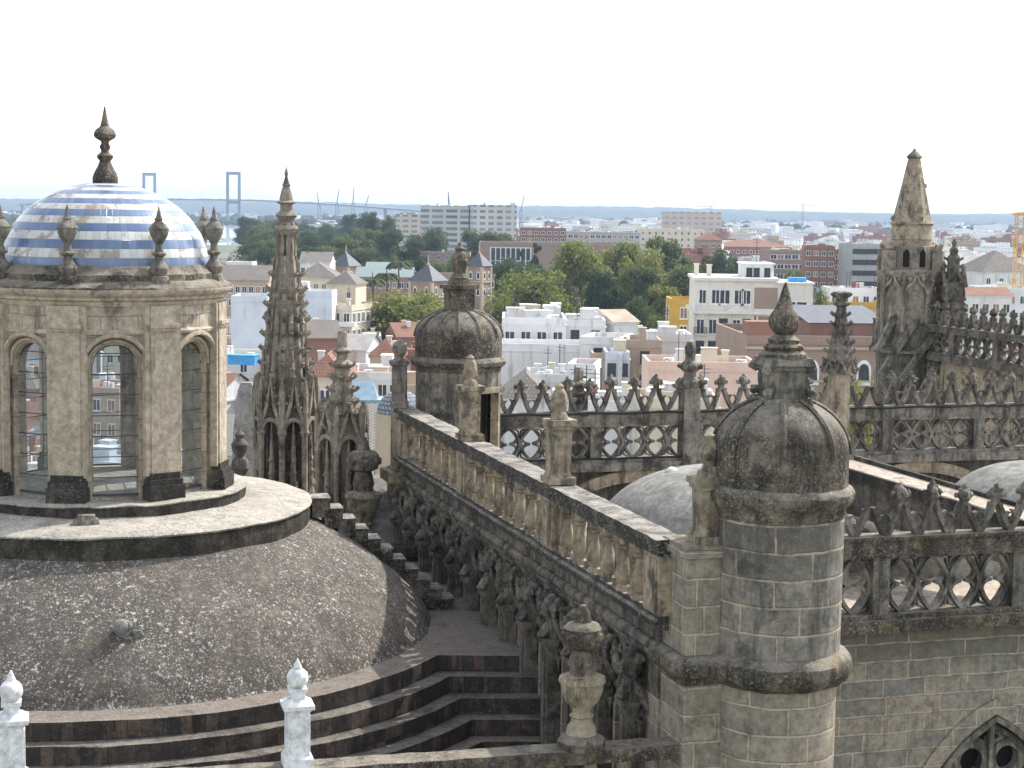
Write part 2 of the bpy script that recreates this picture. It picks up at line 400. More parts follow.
# ================================================================ CATHEDRAL ROOFS
# ---------------------------------------------------------------- royal chapel lantern
K = 38.75 / 37.2; LC = Vector((-8.65, 37.2, 0)) * K; TH0 = R(-72.9)
def cyl_panel(mb, th, ho, half, zs, zsp, zt, ri, ro, n=14):
    """one bay of a round wall with a round-headed opening"""
    ph = [-half] + [-ho + 2 * ho * i / n for i in range(n + 1)] + [half]
    za = lambda p: zsp + ro * math.sqrt(max(0, ho * ho - p * p))
    def pt(p, r, z): return (r * math.cos(th + p), r * math.sin(th + p), z)
    def quad(a, b, c, d): mb.add([a, b, c, d], [(0, 1, 2, 3)])
    def q2(p, q, zl0, zl1, zh, r, flip):
        u0, u1 = (th + p) * ro, (th + q) * ro
        vs = [pt(p, r, zl0), pt(q, r, zl1), pt(q, r, zh), pt(p, r, zh)]; uv = [(u0, zl0), (u1, zl1), (u1, zh), (u0, zh)]
        if flip: vs.reverse(); uv.reverse()
        mb.add(vs, [(0, 1, 2, 3)], 0, [uv])
    m = 5
    for side in (-1, 1):
        a, b = (-half, -ho) if side < 0 else (ho, half)
        for i in range(m):
            p, q = a + (b - a) * i / m, a + (b - a) * (i + 1) / m
            q2(p, q, zs, zs, zt, ro, False); q2(p, q, zs, zs, zt, ri, True)
        e = -ho if side < 0 else ho
        vs = [pt(e, ri, zs), pt(e, ro, zs), pt(e, ro, zsp), pt(e, ri, zsp)]
        mb.add(vs, [(0, 1, 2, 3)])
    for i in range(n):
        p, q = -ho + 2 * ho * i / n, -ho + 2 * ho * (i + 1) / n
        q2(p, q, za(p), za(q), zt, ro, False); q2(p, q, za(p), za(q), zt, ri, True)
        mb.add([pt(p, ri, za(p)), pt(q, ri, za(q)), pt(q, ro, za(q)), pt(p, ro, za(p))], [(0, 1, 2, 3)])

URN = [(.2, 0), (.2, .1), (.15, .12), (.2, .2), (.21, .27), (.15, .36), (.10, .42), (.09, .5), (.15, .53), (.16, .57), (.10, .6), (.075, .68), (.085, .76), (.14, .84), (.205, .96), (.21, 1.04), (.225, 1.06), (.21, 1.09), (.15, 1.16), (.08, 1.22), (.095, 1.25), (.055, 1.32), (.035, 1.42), (.008, 1.52)]
lan = thing('lantern', 'round stone lantern with eight arched windows under a blue and white striped tile dome', 'lantern', LC + Vector((0, 0, -5.95 * K))); lan.scale = (K,) * 3
zo = 5.95
mb = MB()
for k in range(8):
    th = TH0 + k * math.pi / 4
    cyl_panel(mb, th, R(12.2), math.pi / 8, -5.95 + zo, -3.27 + zo, -2.0 + zo, 2.02, 2.30)
    cyl_panel(mb, th, R(15.6), math.pi / 8, -5.95 + zo, -3.25 + zo, -2.0 + zo, 2.30, 2.42)
part('drum', mb, M['lantern'], lan)
for k in range(8):
    th = TH0 + (k + .5) * math.pi / 4; T = Matrix.Rotation(th, 4, 'Z')
    mb = MB(); mb.box(2.38, 2.53, -.29, .29, .5, 3.95, 0, T); mb.box(2.36, 2.50, -.40, .40, .5, 3.95, 0, T)
    mb.box(2.38, 2.60, -.33, .33, 3.50, 3.58, 0, T); mb.box(2.38, 2.57, -.315, .315, 3.44, 3.502, 0, T)
    p_ = part('pilaster', mb, M['lantern_plain'], lan)
    mb = MB(); mb.box(2.33, 2.66, -.40, .40, .0, .3, 0, T); mb.box(2.34, 2.62, -.37, .37, .298, .42, 0, T); mb.box(2.35, 2.57, -.33, .33, .418, .55, 0, T)
    part('base', mb, M['blackfoot'], p_)
    tq = TH0 + k * math.pi / 4; T = Matrix.Rotation(tq, 4, 'Z')
    mb = MB()
    for (h, r, rr) in ((15.9, 2.45, .055), (13.9, 2.33, .045)):
        pts = []
        for i in range(25):
            a = math.pi * i / 24; q = R(h) * math.cos(a); pts.append((r * math.cos(tq + q), r * math.sin(tq + q), -3.27 + zo + r * R(h) * math.sin(a)))
        mb.tube(pts, rr, 6)
    for sgn in (-1, 1):
        a = tq + sgn * R(17.2); Tm = Matrix.Rotation(a, 4, 'Z')
        mb.box(2.1, 2.50, -.085, .085, 2.52, 2.70, 0, Tm)
    part('archivolt', mb, M['lantern_plain'], lan)
    # glazing: one pane of old glass in lead bars
    mb = MB(); hw = .47; zsp = 2.68
    poly = [(-hw, .12), (hw, .12)] + [(hw * math.cos(math.pi * i / 16), zsp + hw * math.sin(math.pi * i / 16)) for i in range(17)]
    mb.add([(2.14, u, z) for u, z in poly], [tuple(range(len(poly)))], 0, None, T)
    g = part('window', mb, M['glass'], lan, smooth=0)
    mb = MB()
    for i in range(7):
        z = .45 + i * .42
        if z < zsp + .3: 
            u = hw if z < zsp else math.sqrt(hw * hw - (z - zsp) ** 2)
            mb.box(2.125, 2.15, -u, u, z, z + .017, 0, T)
    mb.box(2.12, 2.155, -hw - .03, -hw, .1, zsp, 0, T); mb.box(2.12, 2.155, hw, hw + .03, .1, zsp, 0, T)
    mb.box(2.12, 2.155, -hw, hw, .08, .12, 0, T)
    mb.tube([(2.14 * T[0][0] - hw * math.cos(math.pi * i / 16) * T[1][0], 2.14 * T[1][0] + hw * math.cos(math.pi * i / 16) * T[0][0], zsp + hw * math.sin(math.pi * i / 16)) for i in range(17)], .02, 4)
    part('window_bars', mb, M['lead'], g)
mb = MB(); mb.lathe([(1.9, 3.93), (2.44, 3.93), (2.47, 3.99), (2.47, 4.03), (2.54, 4.06), (2.55, 4.12), (2.62, 4.16), (2.67, 4.24), (2.67, 4.275)], 96)
mb.lathe([(2.425, 3.36), (2.47, 3.38), (2.48, 3.43), (2.46, 3.46), (2.425, 3.475)], 96)
part('cornice', mb, M['lantern_plain'], lan)
mb = MB(); mb.lathe([(2.655, 4.277), (2.64, 4.31), (2.42, 4.42), (2.36, 4.44), (2.36, 4.56), (2.30, 4.59), (2.2, 4.72), (2.1, 4.74)], 120); mb.rough(.025, 2.2)
part('cornice_top', mb, M['crust'], lan)
mb = MB(); N = 40; mb.lathe([(2.15 * math.cos(1.5 * i / N), 4.70 + 1.73 * math.sin(1.5 * i / N)) for i in range(N + 1)], 96, ru=2.15)
td = part('tile_dome', mb, M['tiledome'], lan)
mb = MB(); mb.lathe([(.265, 6.38), (.265, 6.53), (.235, 6.62), (.15, 6.78), (.115, 6.88), (.165, 6.94), (.17, 6.99), (.09, 7.06), (.08, 7.10), (.11, 7.15), (.11, 7.19), (.075, 7.25), (.09, 7.29), (.21, 7.36), (.235, 7.43), (.2, 7.52), (.1, 7.60), (.085, 7.66), (.05, 7.82), (.012, 8.02)], 20)
part('finial', mb, M['crust'], lan)
um = MB().lathe(URN, 16); um.box(-.17, .17, -.17, .17, -.06, .04); um = um.mesh('urn', [M['grey']], 25)
for k in range(8):
    th = TH0 + (k + .5) * math.pi / 4
    inst(um, 'urn', lan, (2.34 * math.cos(th), 2.34 * math.sin(th), 4.43), th, (.92, .92, 1))
mb = MB(); mb.lathe([(2.2, 0.0), (2.2, .05), (.001, .06)], 48); part('floor', mb, M['ring'], lan)

# ---------------------------------------------------------------- dome under the lantern
dm = thing('chapel_dome', 'broad grey brown lichen spotted dome carrying the round lantern', 'dome', LC + Vector((0, 0, -8.93 * K))); dm.scale = (K,) * 3
prof = [(6.98, 0), (6.93, .06), (6.80, .30), (6.52, .64), (6.08, 1.05), (5.35, 1.60), (4.75, 1.95), (4.3, 2.16), (3.9, 2.3)]
pp = []
for i in range(len(prof) - 1):
    for j in range(4):
        p0 = prof[max(i - 1, 0)]; p1 = prof[i]; p2 = prof[i + 1]; p3 = prof[min(i + 2, len(prof) - 1)]; t_ = j / 4
        pp.append(tuple(.5 * ((2 * p1[a]) + (-p0[a] + p2[a]) * t_ + (2 * p0[a] - 5 * p1[a] + 4 * p2[a] - p3[a]) * t_ ** 2 + (-p0[a] + 3 * p1[a] - 3 * p2[a] + p3[a]) * t_ ** 3) for a in (0, 1)))
part('shell', MB().lathe(pp, 160).rough(.03, .9), M['dome'], dm)
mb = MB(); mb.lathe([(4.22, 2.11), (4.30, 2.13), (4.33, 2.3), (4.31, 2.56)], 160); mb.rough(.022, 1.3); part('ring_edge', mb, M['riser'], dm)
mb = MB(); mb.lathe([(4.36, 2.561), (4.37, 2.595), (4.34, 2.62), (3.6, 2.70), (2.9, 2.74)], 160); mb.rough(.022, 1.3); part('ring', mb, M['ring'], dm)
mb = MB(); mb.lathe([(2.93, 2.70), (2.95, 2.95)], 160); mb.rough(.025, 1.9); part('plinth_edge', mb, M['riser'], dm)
mb = MB(); mb.lathe([(2.98, 2.951), (2.98, 2.975), (2.95, 2.983), (2.0, 2.986)], 160); mb.rough(.025, 1.9); part('plinth', mb, M['ring'], dm)
sm = MB().box(-.24, .24, -.3, .3, -.45, .0); 
for k in range(11):
    r = 4.55 + k * .28; z = 2.59 - k * .235
    mb = MB(); mb.box(-.2, .2, -.32, .32, -.42, -.03, 1); mb.box(-.215, .215, -.34, .34, -.03, .02, 0)
    o = part('step', mb, [M['coping'], M['crust']], dm); a = R(13); o.location = (r * math.cos(a), r * math.sin(a), z); o.rotation_euler = (0, 0, a)
a = R(-77.5 + 3); vent = MB(); vent.lump((0, 0, .05), .22, 4, 6); vent.lump((.24, .04, -.04), .12, 5, 4); vent.sphere((-.02, -.1, .12), .15, 10, 8)
vo = part('vent_stone', vent, M['vault'], dm); vo.location = (5.98 * math.cos(a), 5.98 * math.sin(a), 1.15)
mb = MB(); mb.lump((0, 0, .08), .17, 9, 5, sq=.7)
tag(part('loose_stone', mb, M['grey']), 'small grey stone lying on the stair up the dome', 'stone').location = LC + K * Vector((6.0 * math.cos(R(9)), 6.0 * math.sin(R(9)), -7.60))
mb = MB(); mb.box(-.26, .26, -.16, .16, 0, .1, 0, None, .03, .03); mb.box(-.2, .2, -.12, .13, .1, .18, 0, None, .03, .03)
bo = tag(part('slab_stack', mb, M['grey']), 'two flat stones left on the ring below the lantern', 'stone'); bo.location = LC + K * Vector((.35, -3.35, -6.215)); bo.rotation_euler = (0, 0, .3)

# ---------------------------------------------------------------- stepped terrace
for k in range(5):
    zt = (-8.93 - .33 * k) * K; rk = (7.70 + .36 * k) * K; yk = (34.55 - .36 * k) * K
    a0 = math.asin((yk - LC.y) / rk)
    poly = [(LC.x + rk * math.cos(a0 - (a0 + math.pi) * i / 48), LC.y + rk * math.sin(a0 - (a0 + math.pi) * i / 48)) for i in range(49)][::-1]
    poly += [(1.7, yk + .06), (1.7, yk + 1.5), (-3.2, 53.0 + .1 * k), (LC.x - rk, 53.0 + .1 * k)]
    mb = MB(); mb.prism(poly, zt - .33 * K if k < 4 else -12.5, zt, 0, 1)
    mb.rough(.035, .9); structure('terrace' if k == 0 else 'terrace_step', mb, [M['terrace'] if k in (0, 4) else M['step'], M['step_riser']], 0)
    # worn pale nosing along the edge of each step
mb = MB(); mb.prism([(-24, 22), (3, 24.5), (3, 34), (-24, 34)], -12.6, -11.6, 0, 1)
structure('lower_roof', mb, [M['terrace'], M['step_riser']], 0)

# ---------------------------------------------------------------- balustrade receding to the far turret
bal = thing('balustrade', 'long stone balustrade with pale worn coping running back to the far domed turret', 'balustrade', O, ANG)
SL = 20.4
mb = MB()
mb.lbox(-.22, .26, .15, SL, -5.80, -5.62, 60, 'y'); mb.lbox(-.27, .30, .15, SL, -5.62, -5.49, 90, 'y'); mb.rough(.022)
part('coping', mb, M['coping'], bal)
mb = MB(); mb.lbox(-.21, .30, .15, SL, -7.04, -6.94, 60, 'y'); mb.tube([(-.20, .15 + (SL - .15) * i / 60, -6.92) for i in range(61)], .07, 8); mb.lbox(-.19, .30, .15, SL, -6.94, -6.78, 60, 'y'); mb.rough(.018)
part('base_course', mb, M['coping'], bal)
posts_s = [6.35, 13.2]
slab = MB(); slab.box(-.13, .13, -.12, .12, -6.78, -6.66); slab.box(-.09, .10, -.085, .085, -6.66, -5.9); slab.box(-.13, .13, -.12, .12, -5.9, -5.78)
slab.ribbon([(-.05, -6.56), (.05, -6.56), (.05, -6.0), (-.05, -6.0)], .03, -.11, -.085, 0, Matrix.Rotation(-math.pi / 2, 4, 'Z'), True)
slab_me = slab.mesh('baluster_slab', [M['tan']])
vz = MB(); vz.lathe([(.13, -6.78), (.13, -6.70), (.08, -6.67), (.165, -6.54), (.17, -6.46), (.11, -6.3), (.07, -6.12), (.065, -6.05), (.11, -6.0), (.07, -5.96), (.13, -5.92), (.13, -5.78)], 12)
vz_me = vz.mesh('baluster', [M['tan']])
k = 0; s = .98; rr0 = random.Random(2)
while s < SL - 1.6:
    if all(abs(s - q) > .45 for q in posts_s):
        inst(slab_me if k % 2 == 0 else vz_me, 'baluster', bal, (-.10 if k % 2 else 0, s, 0), rr0.uniform(-.1, .1))
    k += 1; s += .40
for q in posts_s + [SL - .8, .45]:
    mb = MB(); mb.box(-.24, .28, q - .38, q + .38, -6.78, -5.78); mb.box(-.27, -.24, q - .26, q + .26, -6.72, -5.84)
    part('pier', mb, M['tan'], bal)
def post_mesh(h=1.35, w=.3):
    m = MB(); m.box(-w - .08, w + .08, -w - .08, w + .08, 0, .14); m.box(-w - .03, w + .03, -w - .03, w + .03, .14, .24, 0, None, .03, .03)
    m.box(-w, w, -w, w, .24, h - .2); m.box(-w - .04, w + .04, -w - .04, w + .04, h - .2, h - .12); m.box(-w - .08, w + .08, -w - .08, w + .08, h - .12, h)
    m.lathe([(w * .9, h), (w * .8, h + .08), (w * .5, h + .16), (w * .85, h + .34), (w * .8, h + .5), (w * .45, h + .62), (w * .5, h + .68), (w * .15, h + .74)], 10); m.lump((0, 0, h + .36), w * 1.0, int(h * 100), 13, 0, 1.1); m.lump((0, 0, h + .05), w * 1.05, int(h * 100) + 1, 9, 0, .5); m.rough(.02, 3)
    return m
pm = post_mesh(1.3, .21).mesh('post', [M['tan']])
for q in posts_s: inst(pm, 'post', bal, (0, q, -5.47))
pb = MB(); pb.lathe([(.27, 0), (.27, .14), (.22, .18), (.22, 1.15), (.28, 1.2), (.3, 1.3), (.12, 1.36), (.1, 1.42), (.17, 1.48), (.215, 1.6), (.2, 1.74), (.1, 1.84), (.03, 1.9)], 14)
o = part('ball_post', pb, M['grey'], bal); o.location = (-.15, SL - .25, -5.47)

# ---- wall under the balustrade with its sooty carved frieze
wal = thing('carved_wall', 'sooty wall of carved brackets and garlands below the receding balustrade', 'wall', O + E1 * .2, ANG)
mb = MB(); mb.box(-.28, .5, .4, SL + .3, -12, -8.3); part('wall_body', mb, M['turret_low'], wal); mb = MB(); mb.box(-.285, .49, .42, SL + .28, -8.3, -7.04); part('frieze_band', mb, M['frieze'], wal)
mb = MB(); mb.tube([(-.32, .3 + (SL - .1) * i / 80, -7.40) for i in range(81)], .11, 10); mb.tube([(-.29, .3 + (SL - .1) * i / 80, -7.56) for i in range(81)], .06, 8); mb.rough(.03, 2.2)
part('torus_moulding', mb, M['frieze'], wal)
rr = random.Random(5)
nb = 13; pitch = 1.52
for k in range(nb):
    s = 1.2 + k * pitch
    mb = MB(); 
    mb.box(-.62, -.28, s - .2, s + .2, -11, -8.62, 0); mb.box(-.70, -.28, s - .26, s + .26, -8.62, -8.5, 0); mb.box(-.55, -.28, s - .17, s + .17, -8.5, -8.1, 0); mb.box(-.66, -.60, s - .09, s + .09, -10.9, -8.75)
    b = part('bracket', mb, M['gothic_dark'], wal)
    mb = MB()
    mb.lump((-.50, s, -7.86), .25, 10 + k, 12, 0, 1.15, n=8); mb.lump((-.62, s - .03, -7.96), .13, 50 + k, 6); mb.lump((-.46, s + .05, -8.25), .17, 30 + k, 9, 0, 1.2, n=8)
    mb.tube([(-.42, s, -8.3), (-.60, s, -8.34), (-.70, s, -8.46), (-.64, s, -8.56)], [.12, .13, .1, .05], 7)
    for e in (-1, 1):
        mb.tube([(-.40 - .12 * math.sin(i * .6), s + e * (.17 + .02 * i), -7.66 - i * .13) for i in range(9)], [.05, .08, .07, .05, .06, .075, .05, .06, .02], 6)
        mb.lump((-.44, s + e * .30, -7.72), .11, 70 + 3 * k + e, 6)
        mb.tube([(-.36, s + e * .24, -8.4), (-.42, s + e * .28, -8.8), (-.38, s + e * .24, -9.2)], [.07, .06, .02], 6)
    part('carved_head', mb, M['frieze'], b)
    if k < nb - 1:
        mb = MB(); pts = []
        for i in range(13):
            t_ = i / 12; pts.append((-.36 - .07 * math.sin(math.pi * t_), s + .3 + (pitch - .6) * t_, -7.74 - .42 * math.sin(math.pi * t_)))
        mb.tube(pts, [.05 + .05 * math.sin(math.pi * i / 12) for i in range(13)], 8)
        for i in range(1, 12): mb.lump(pts[i], .085 + .04 * math.sin(math.pi * i / 12), 200 + 20 * k + i, 4, n=6, m=4)
        mb.lump((-.36, s + pitch / 2, -7.80), .12, 400 + k, 6); mb.tube([(-.36, s + pitch / 2, -8.2), (-.40, s + pitch / 2 + .05, -8.45), (-.36, s + pitch / 2, -8.65)], [.06, .07, .02], 6)
        part('garland', mb, M['frieze'], b)
        sm_ = s + pitch / 2; mb = MB()
        arch = [(-.36, -11), (-.36, -9.0)] + [(.36 * -math.cos(math.pi * i / 10), -9.0 + .34 * math.sin(math.pi * i / 10)) for i in range(1, 10)] + [(.36, -9.0), (.36, -11)]
        Tm = Matrix.Translation((-.28, sm_, 0)) @ Matrix.Rotation(-math.pi / 2, 4, 'Z')
        mb.ribbon(arch, .1, -.10, .02, 0, Tm)
        q = part('niche', mb, M['turret_low'], wal)
        mb = MB(); mb.add([(-.284, sm_ + x_, z_) for x_, z_ in arch], [tuple(range(len(arch)))]); part('recess_shade', mb, M['blackfoot'], q)  # flat dark face: the shade of a deep niche put into its colour
# end pier of the wall at the far end (lit ochre face)
mb = MB(); mb.box(-.5, .52, SL - .5, SL + .55, -12, -7.2); mb.box(-.42, .45, SL - .45, SL + .5, -7.2, -5.6); mb.box(-.7, .6, SL - .6, SL + .6, -7.55, -7.25)
part('end_pier', mb, M['tan'], wal)

# ---------------------------------------------------------------- near turret
def ribbed_dome(mb, r, z0, zt, ztop, rt, nrib=8, rw=.07, mi=0):
    """drum z0..zt, then a dome to ztop ending at radius rt, with radial ribs"""
    N = 14
    pr = [(r, z0), (r, zt)]
    amax = math.acos(min(1, rt / r))
    dome = [(r * math.cos(amax * i / N), zt + (ztop - zt) * math.sin(amax * i / N) / math.sin(amax)) for i in range(N + 1)]
    mb.lathe(pr[:1] + dome, 48, mi)
    for k in range(nrib):
        a = 2 * math.pi * (k + .5) / nrib
        mb.tube([((q + .0) * math.cos(a), (q + .0) * math.sin(a), z) for q, z in dome], [rw] * (N + 1), 6, mi)
TL = L(1.66, -.48, 0)
tur = thing('stair_turret', 'near round ashlar stair turret with ribbed mossy dome and stone ball spike finial', 'turret', (TL.x, TL.y, 0), ANG)
mb = MB(); mb.lathe([(1.02, -14), (1.03, -10), (1.04, -7.78)], 64); part('lower_drum', mb, M['turret_low'], tur)
mb = MB(); mb.lathe([(1.04, -7.80), (1.14, -7.76), (1.25, -7.66), (1.29, -7.52), (1.27, -7.38), (1.17, -7.28), (1.08, -7.24)], 64); mb.rough(.022, 2.4); part('torus_ledge', mb, M['crust'], tur)
mb = MB(); mb.lathe([(1.08, -7.25), (1.09, -4.98)], 64); part('drum', mb, M['turret'], tur)
mb = MB(); mb.lathe([(1.09, -4.98), (1.11, -4.85), (1.19, -4.76), (1.24, -4.66), (1.245, -4.57), (1.20, -4.50), (1.13, -4.46)], 64); mb.rough(.02, 2.6); part('cornice', mb, M['crust'], tur)
mb = MB(); ribbed_dome(mb, 1.13, -4.47, -3.95, -3.07, .40, 8, .055); part('dome', mb, M['crust'], tur)
ped = MB(); ped.box(-.42, .42, -.42, .42, -3.18, -3.02, 0, None, .03, .03); ped.box(-.33, .33, -.33, .33, -3.02, -2.5); ped.box(-.37, .37, -.37, .37, -2.56, -2.48); ped.box(-.44, .44, -.44, .44, -2.48, -2.36, 0, None, .05, .05)
for dx in (-1, 1):
    for dy in (-1, 1): ped.lump((dx * .36, dy * .36, -2.92), .12, 5 + dx + 3 * dy, 7); ped.lump((dx * .37, dy * .37, -2.52), .11, 9 + dx + 3 * dy, 6)
ped.rough(.02, 3)
po = part('pedestal', ped, M['grey'], tur); po.rotation_euler = (0, 0, R(-8))
mb = MB(); mb.lathe([(.42, -2.37), (.40, -2.30), (.31, -2.24), (.33, -2.18), (.25, -2.12), (.26, -2.06), (.18, -2.0), (.15, -1.97)], 20)
ball = [(.25 * math.sin(math.pi * i / 12), -1.76 - .25 * math.cos(math.pi * i / 12)) for i in range(1, 10)]
mb.lathe([(.14, -1.99)] + ball + [(.165, -1.56), (.13, -1.48), (.06, -1.28), (.012, -1.12)], 20); mb.rough(.025, 3.5)
for k in range(6): mb.lump((.3 * math.cos(k * 1.05), .3 * math.sin(k * 1.05), -2.2), .07, k, 4)
part('finial', mb, M['crust'], tur)
# pier and post beside it
mb = MB(); mb.box(-1.68, -.8, -.12, .95, -7.3, -5.66); mb.box(-1.74, -.7, -.18, .95, -5.66, -5.56); mb.box(-1.70, -.75, -.14, .95, -5.56, -5.47)
part('pier', mb, M['turret_low'], tur)
mb = MB(); mb.tube([(-.5, -.16, -7.5), (-1.72, -.16, -7.5), (-1.74, .0, -7.5), (-1.72, 1.0, -7.5)], .2, 12); mb.box(-1.76, -.6, -.2, 1.0, -7.62, -7.30, 0, None, .06, .06); mb.box(-1.74, -.6, -.18, 1.0, -7.80, -7.62)
part('pier_ledge', mb, M['crust'], tur)
mb = MB(); mb.box(-1.70, -.3, -.14, 1.0, -14, -7.8); part('lower_pier', mb, M['turret_low'], tur)
o = part('post', post_mesh(1.12, .20), M['tan'], tur); o.location = (-1.2, .2, -5.47)

# ---------------------------------------------------------------- far turret with doorway
p = at(458, 400, 49.2)
ft = thing('stair_turret', 'far round stair turret with dark doorway and ribbed dome', 'turret', (p.x, p.y, 0), ANG)
mb = MB()
door0, door1 = R(-82), R(-38)
mb.lathe([(1.2, -9), (1.2, -6.75)], 48); mb.lathe([(1.2, -6.75), (1.2, -5.05)], 40, a0=door1, a1=door0 + 2 * math.pi); mb.lathe([(1.2, -5.05), (1.2, -4.45)], 48)
mb.lathe([(.85, -6.75), (.85, -5.05)], 40, a0=door0 + 2 * math.pi, a1=door1)
part('drum', mb, M['grey'], ft)
mb = MB(); mb.lathe([(.8, -6.8), (.8, -5.0)], 24); part('doorway', mb, M['black'], ft)
mb = MB()
for a in (door0 - .05, door1 + .05):
    mb.box(1.0, 1.23, -.06, .06, -6.8, -5.0, 0, Matrix.Rotation(a, 4, 'Z'))
mb.box(.9, 1.29, -.5, .5, -5.05, -4.9, 0, Matrix.Rotation((door0 + door1) / 2, 4, 'Z')); part('door_frame', mb, M['tan'], ft)
mb = MB(); mb.lathe([(1.2, -4.5), (1.23, -4.38), (1.34, -4.30), (1.36, -4.20), (1.30, -4.12), (1.23, -4.08)], 48); part('cornice', mb, M['crust'], ft)
mb = MB(); ribbed_dome(mb, 1.23, -4.1, -3.55, -2.80, .42, 12, .05); part('dome', mb, M['crust'], ft)
mb = MB(); mb.box(-.36, .36, -.36, .36, -2.9, -2.2); mb.box(-.45, .45, -.45, .45, -2.2, -2.08); mb.box(-.3, .3, -.3, .3, -2.08, -1.9, 0, None, .1, .1)
mb.lathe([(.26, -1.9), (.17, -1.76), (.2, -1.62), (.25, -1.45), (.2, -1.26), (.1, -1.14), (.13, -1.06), (.06, -.98), (.02, -.9)], 12); mb.lump((.03, 0, -1.45), .27, 3, 10); mb.rough(.025, 3)
part('finial', mb, M['crust'], ft)

# ---------------------------------------------------------------- gothic openwork parapets
U = .70
def tracery(nu, h, bar=.075):
    m = MB(); w = U
    lens = lambda c, e, N=14: [(c + e * (w / 2 - .02) * math.sin(math.pi * i / N) ** .85, h * i / N) for i in range(N + 1)]
    for i in range(-1, nu + 1):
        c = (i + .5) * w
        for e in (-1, 1):
            if (i == -1 and e < 0) or (i == nu and e > 0): continue
            pts = lens(c, e); 
            pts = [(min(max(x_, .0), nu * w), z_) for x_, z_ in pts] if i in (-1, nu) else pts
            if i in (-1, nu):
                pts = [(x_, z_) for x_, z_ in lens(c, e)]
                pts = [q for q in pts if -.02 < q[0] < nu * w + .02]
                if len(pts) < 3: continue
            m.ribbon(pts, bar, -.1, .1)
            if 0 <= i < nu:
                for sg in (-1, 1):
                    X_ = w / 2 - .05; cp = []
                    for q in range(8):
                        u_ = q / 7; cp.append((c + e * (.05 + (X_ - .05) * math.sqrt(1 - (1 - u_) ** 2) * (1 - .12 * u_)), h * .5 + sg * h * .25 * u_))
                    m.ribbon(cp, [.06, .07, .06, .055, .05, .05, .05, .04], -.07, .07)
    for i in range(nu + 1):
        for e in (0, 1):
            z0 = h if e else 0; d = -1 if e else 1
            m.ribbon([(i * w - .17, z0 + d * .05), (i * w - .05, z0 + d * .09), (i * w, z0 + d * .3), (i * w + .05, z0 + d * .09), (i * w + .17, z0 + d * .05)], .04, -.06, .06)
    m.rough(.012, 5); return m
def crest(seed, knob=True, h=1.0):
    m = MB()
    for e in (-1, 1):
        N = 8; pts = []; wd = []
        for i in range(N + 1):
            t_ = i / N
            x_ = .345 * (1 - t_) ** 2 + 2 * .165 * t_ * (1 - t_) + .065 * t_ ** 2
            pts.append((e * x_, h * (.62 * t_ ** 1.15))); wd.append(.11 - .03 * t_)
        m.ribbon(pts, wd, -.1, .1)
        m.ribbon([(e * .19, h * .26), (e * .24, h * .38), (e * .31, h * .41)], [.10, .08, .03], -.06, .06)
        m.ribbon([(e * .10, h * .52), (e * .16, h * .60)], [.07, .03], -.05, .05)
    if knob:
        m.box(-.07, .07, -.07, .07, h * .58, h * .72)
        m.lump((0, 0, h * .82), .18, seed, 12, 0, 1.0, n=7, m=5); m.lump((0, 0, h * .98), .08, seed + 1, 4)
        for e in (-1, 1): m.lump((e * .17, 0, h * .80), .085, seed + 3 + e, 5, n=6, m=4)
    for v in range(len(m.v)): m.v[v] = (m.v[v][0], m.v[v][1] + seed * 0, m.v[v][2])
    m.rough(.016, 4.0 + seed * .07); return m
CREST = [crest(k).mesh('crest_finial', [M['grey']]) for k in (1, 7, 13)]
CREST_B = crest(2, False).mesh('crest_finial', [M['gothic_dark']])
CREST_D = [crest(k + 40).mesh('crest_finial', [M['gothic_dark']]) for k in (1, 7, 13)]
def openwork(label, loc, rz, npan, nu=4, post=.36, rail=.43, oh=.95, ledge=.35, mat='grey', start_post=True, broken=(), mat_rail='grey', knobs=CREST, seed=0):
    t = thing('openwork_parapet', label, 'parapet', loc, rz)
    pl = nu * U + post; ln = npan * pl + post
    mb = MB(); q_ = int(ln * 3); mb.lbox(0, ln, -.2, .2, -rail, -.06, q_, 'x'); mb.lbox(0, ln, -.25, .25, -.06, 0, q_, 'x'); mb.lbox(.01, ln - .01, -.23, .23, -rail - .003, -rail + .07, q_, 'x'); mb.rough(.016)
    part('rail', mb, M[mat_rail], t)
    zb = -rail - oh
    mb = MB(); mb.lbox(0, ln, -.26, .26, zb - .1, zb, q_, 'x'); mb.lbox(0, ln, -.36, .36, zb - ledge, zb - .1, q_, 'x'); mb.rough(.018); part('ledge', mb, M[mat_rail], t)
    tm = tracery(nu, oh).mesh('tracery', [M[mat]])
    pmx = MB().box(-post / 2, post / 2, -.21, .21, zb, -rail).mesh('post', [M[mat]])
    for i in range(npan + 1):
        inst(pmx, 'post', t, (i * pl + post / 2, 0, 0))
        if i < npan: inst(tm, 'tracery', t, (i * pl + post, 0, zb))
    n = int(ln / U); r_ = random.Random(seed + npan)
    for i in range(n):
        if i in broken or r_.random() < .05: me = CREST_B
        else: me = r_.choice(knobs)
        o = inst(me, 'crest_finial', t, (i * U + U / 2, 0, 0), 0 if r_.random() < .5 else math.pi); o.scale = (r_.uniform(.94, 1.03), 1, r_.uniform(.9, 1.06)); o.rotation_euler.y = r_.uniform(-.05, .05)
    return t
pB = L(2.55, 21.0, -5.8)
openwork('long gothic openwork parapet with leafy crest from the far doorway turret across the middle', pB, ANG, 6, mat='grey')
pC = L(2.55, 3.85, -6.32)
openwork('nearest gothic openwork parapet with cusped ovals and leafy crest right of the near turret', pC, ANG, 4, oh=1.13, mat='grey', mat_rail='crust', broken=(4,), seed=5)
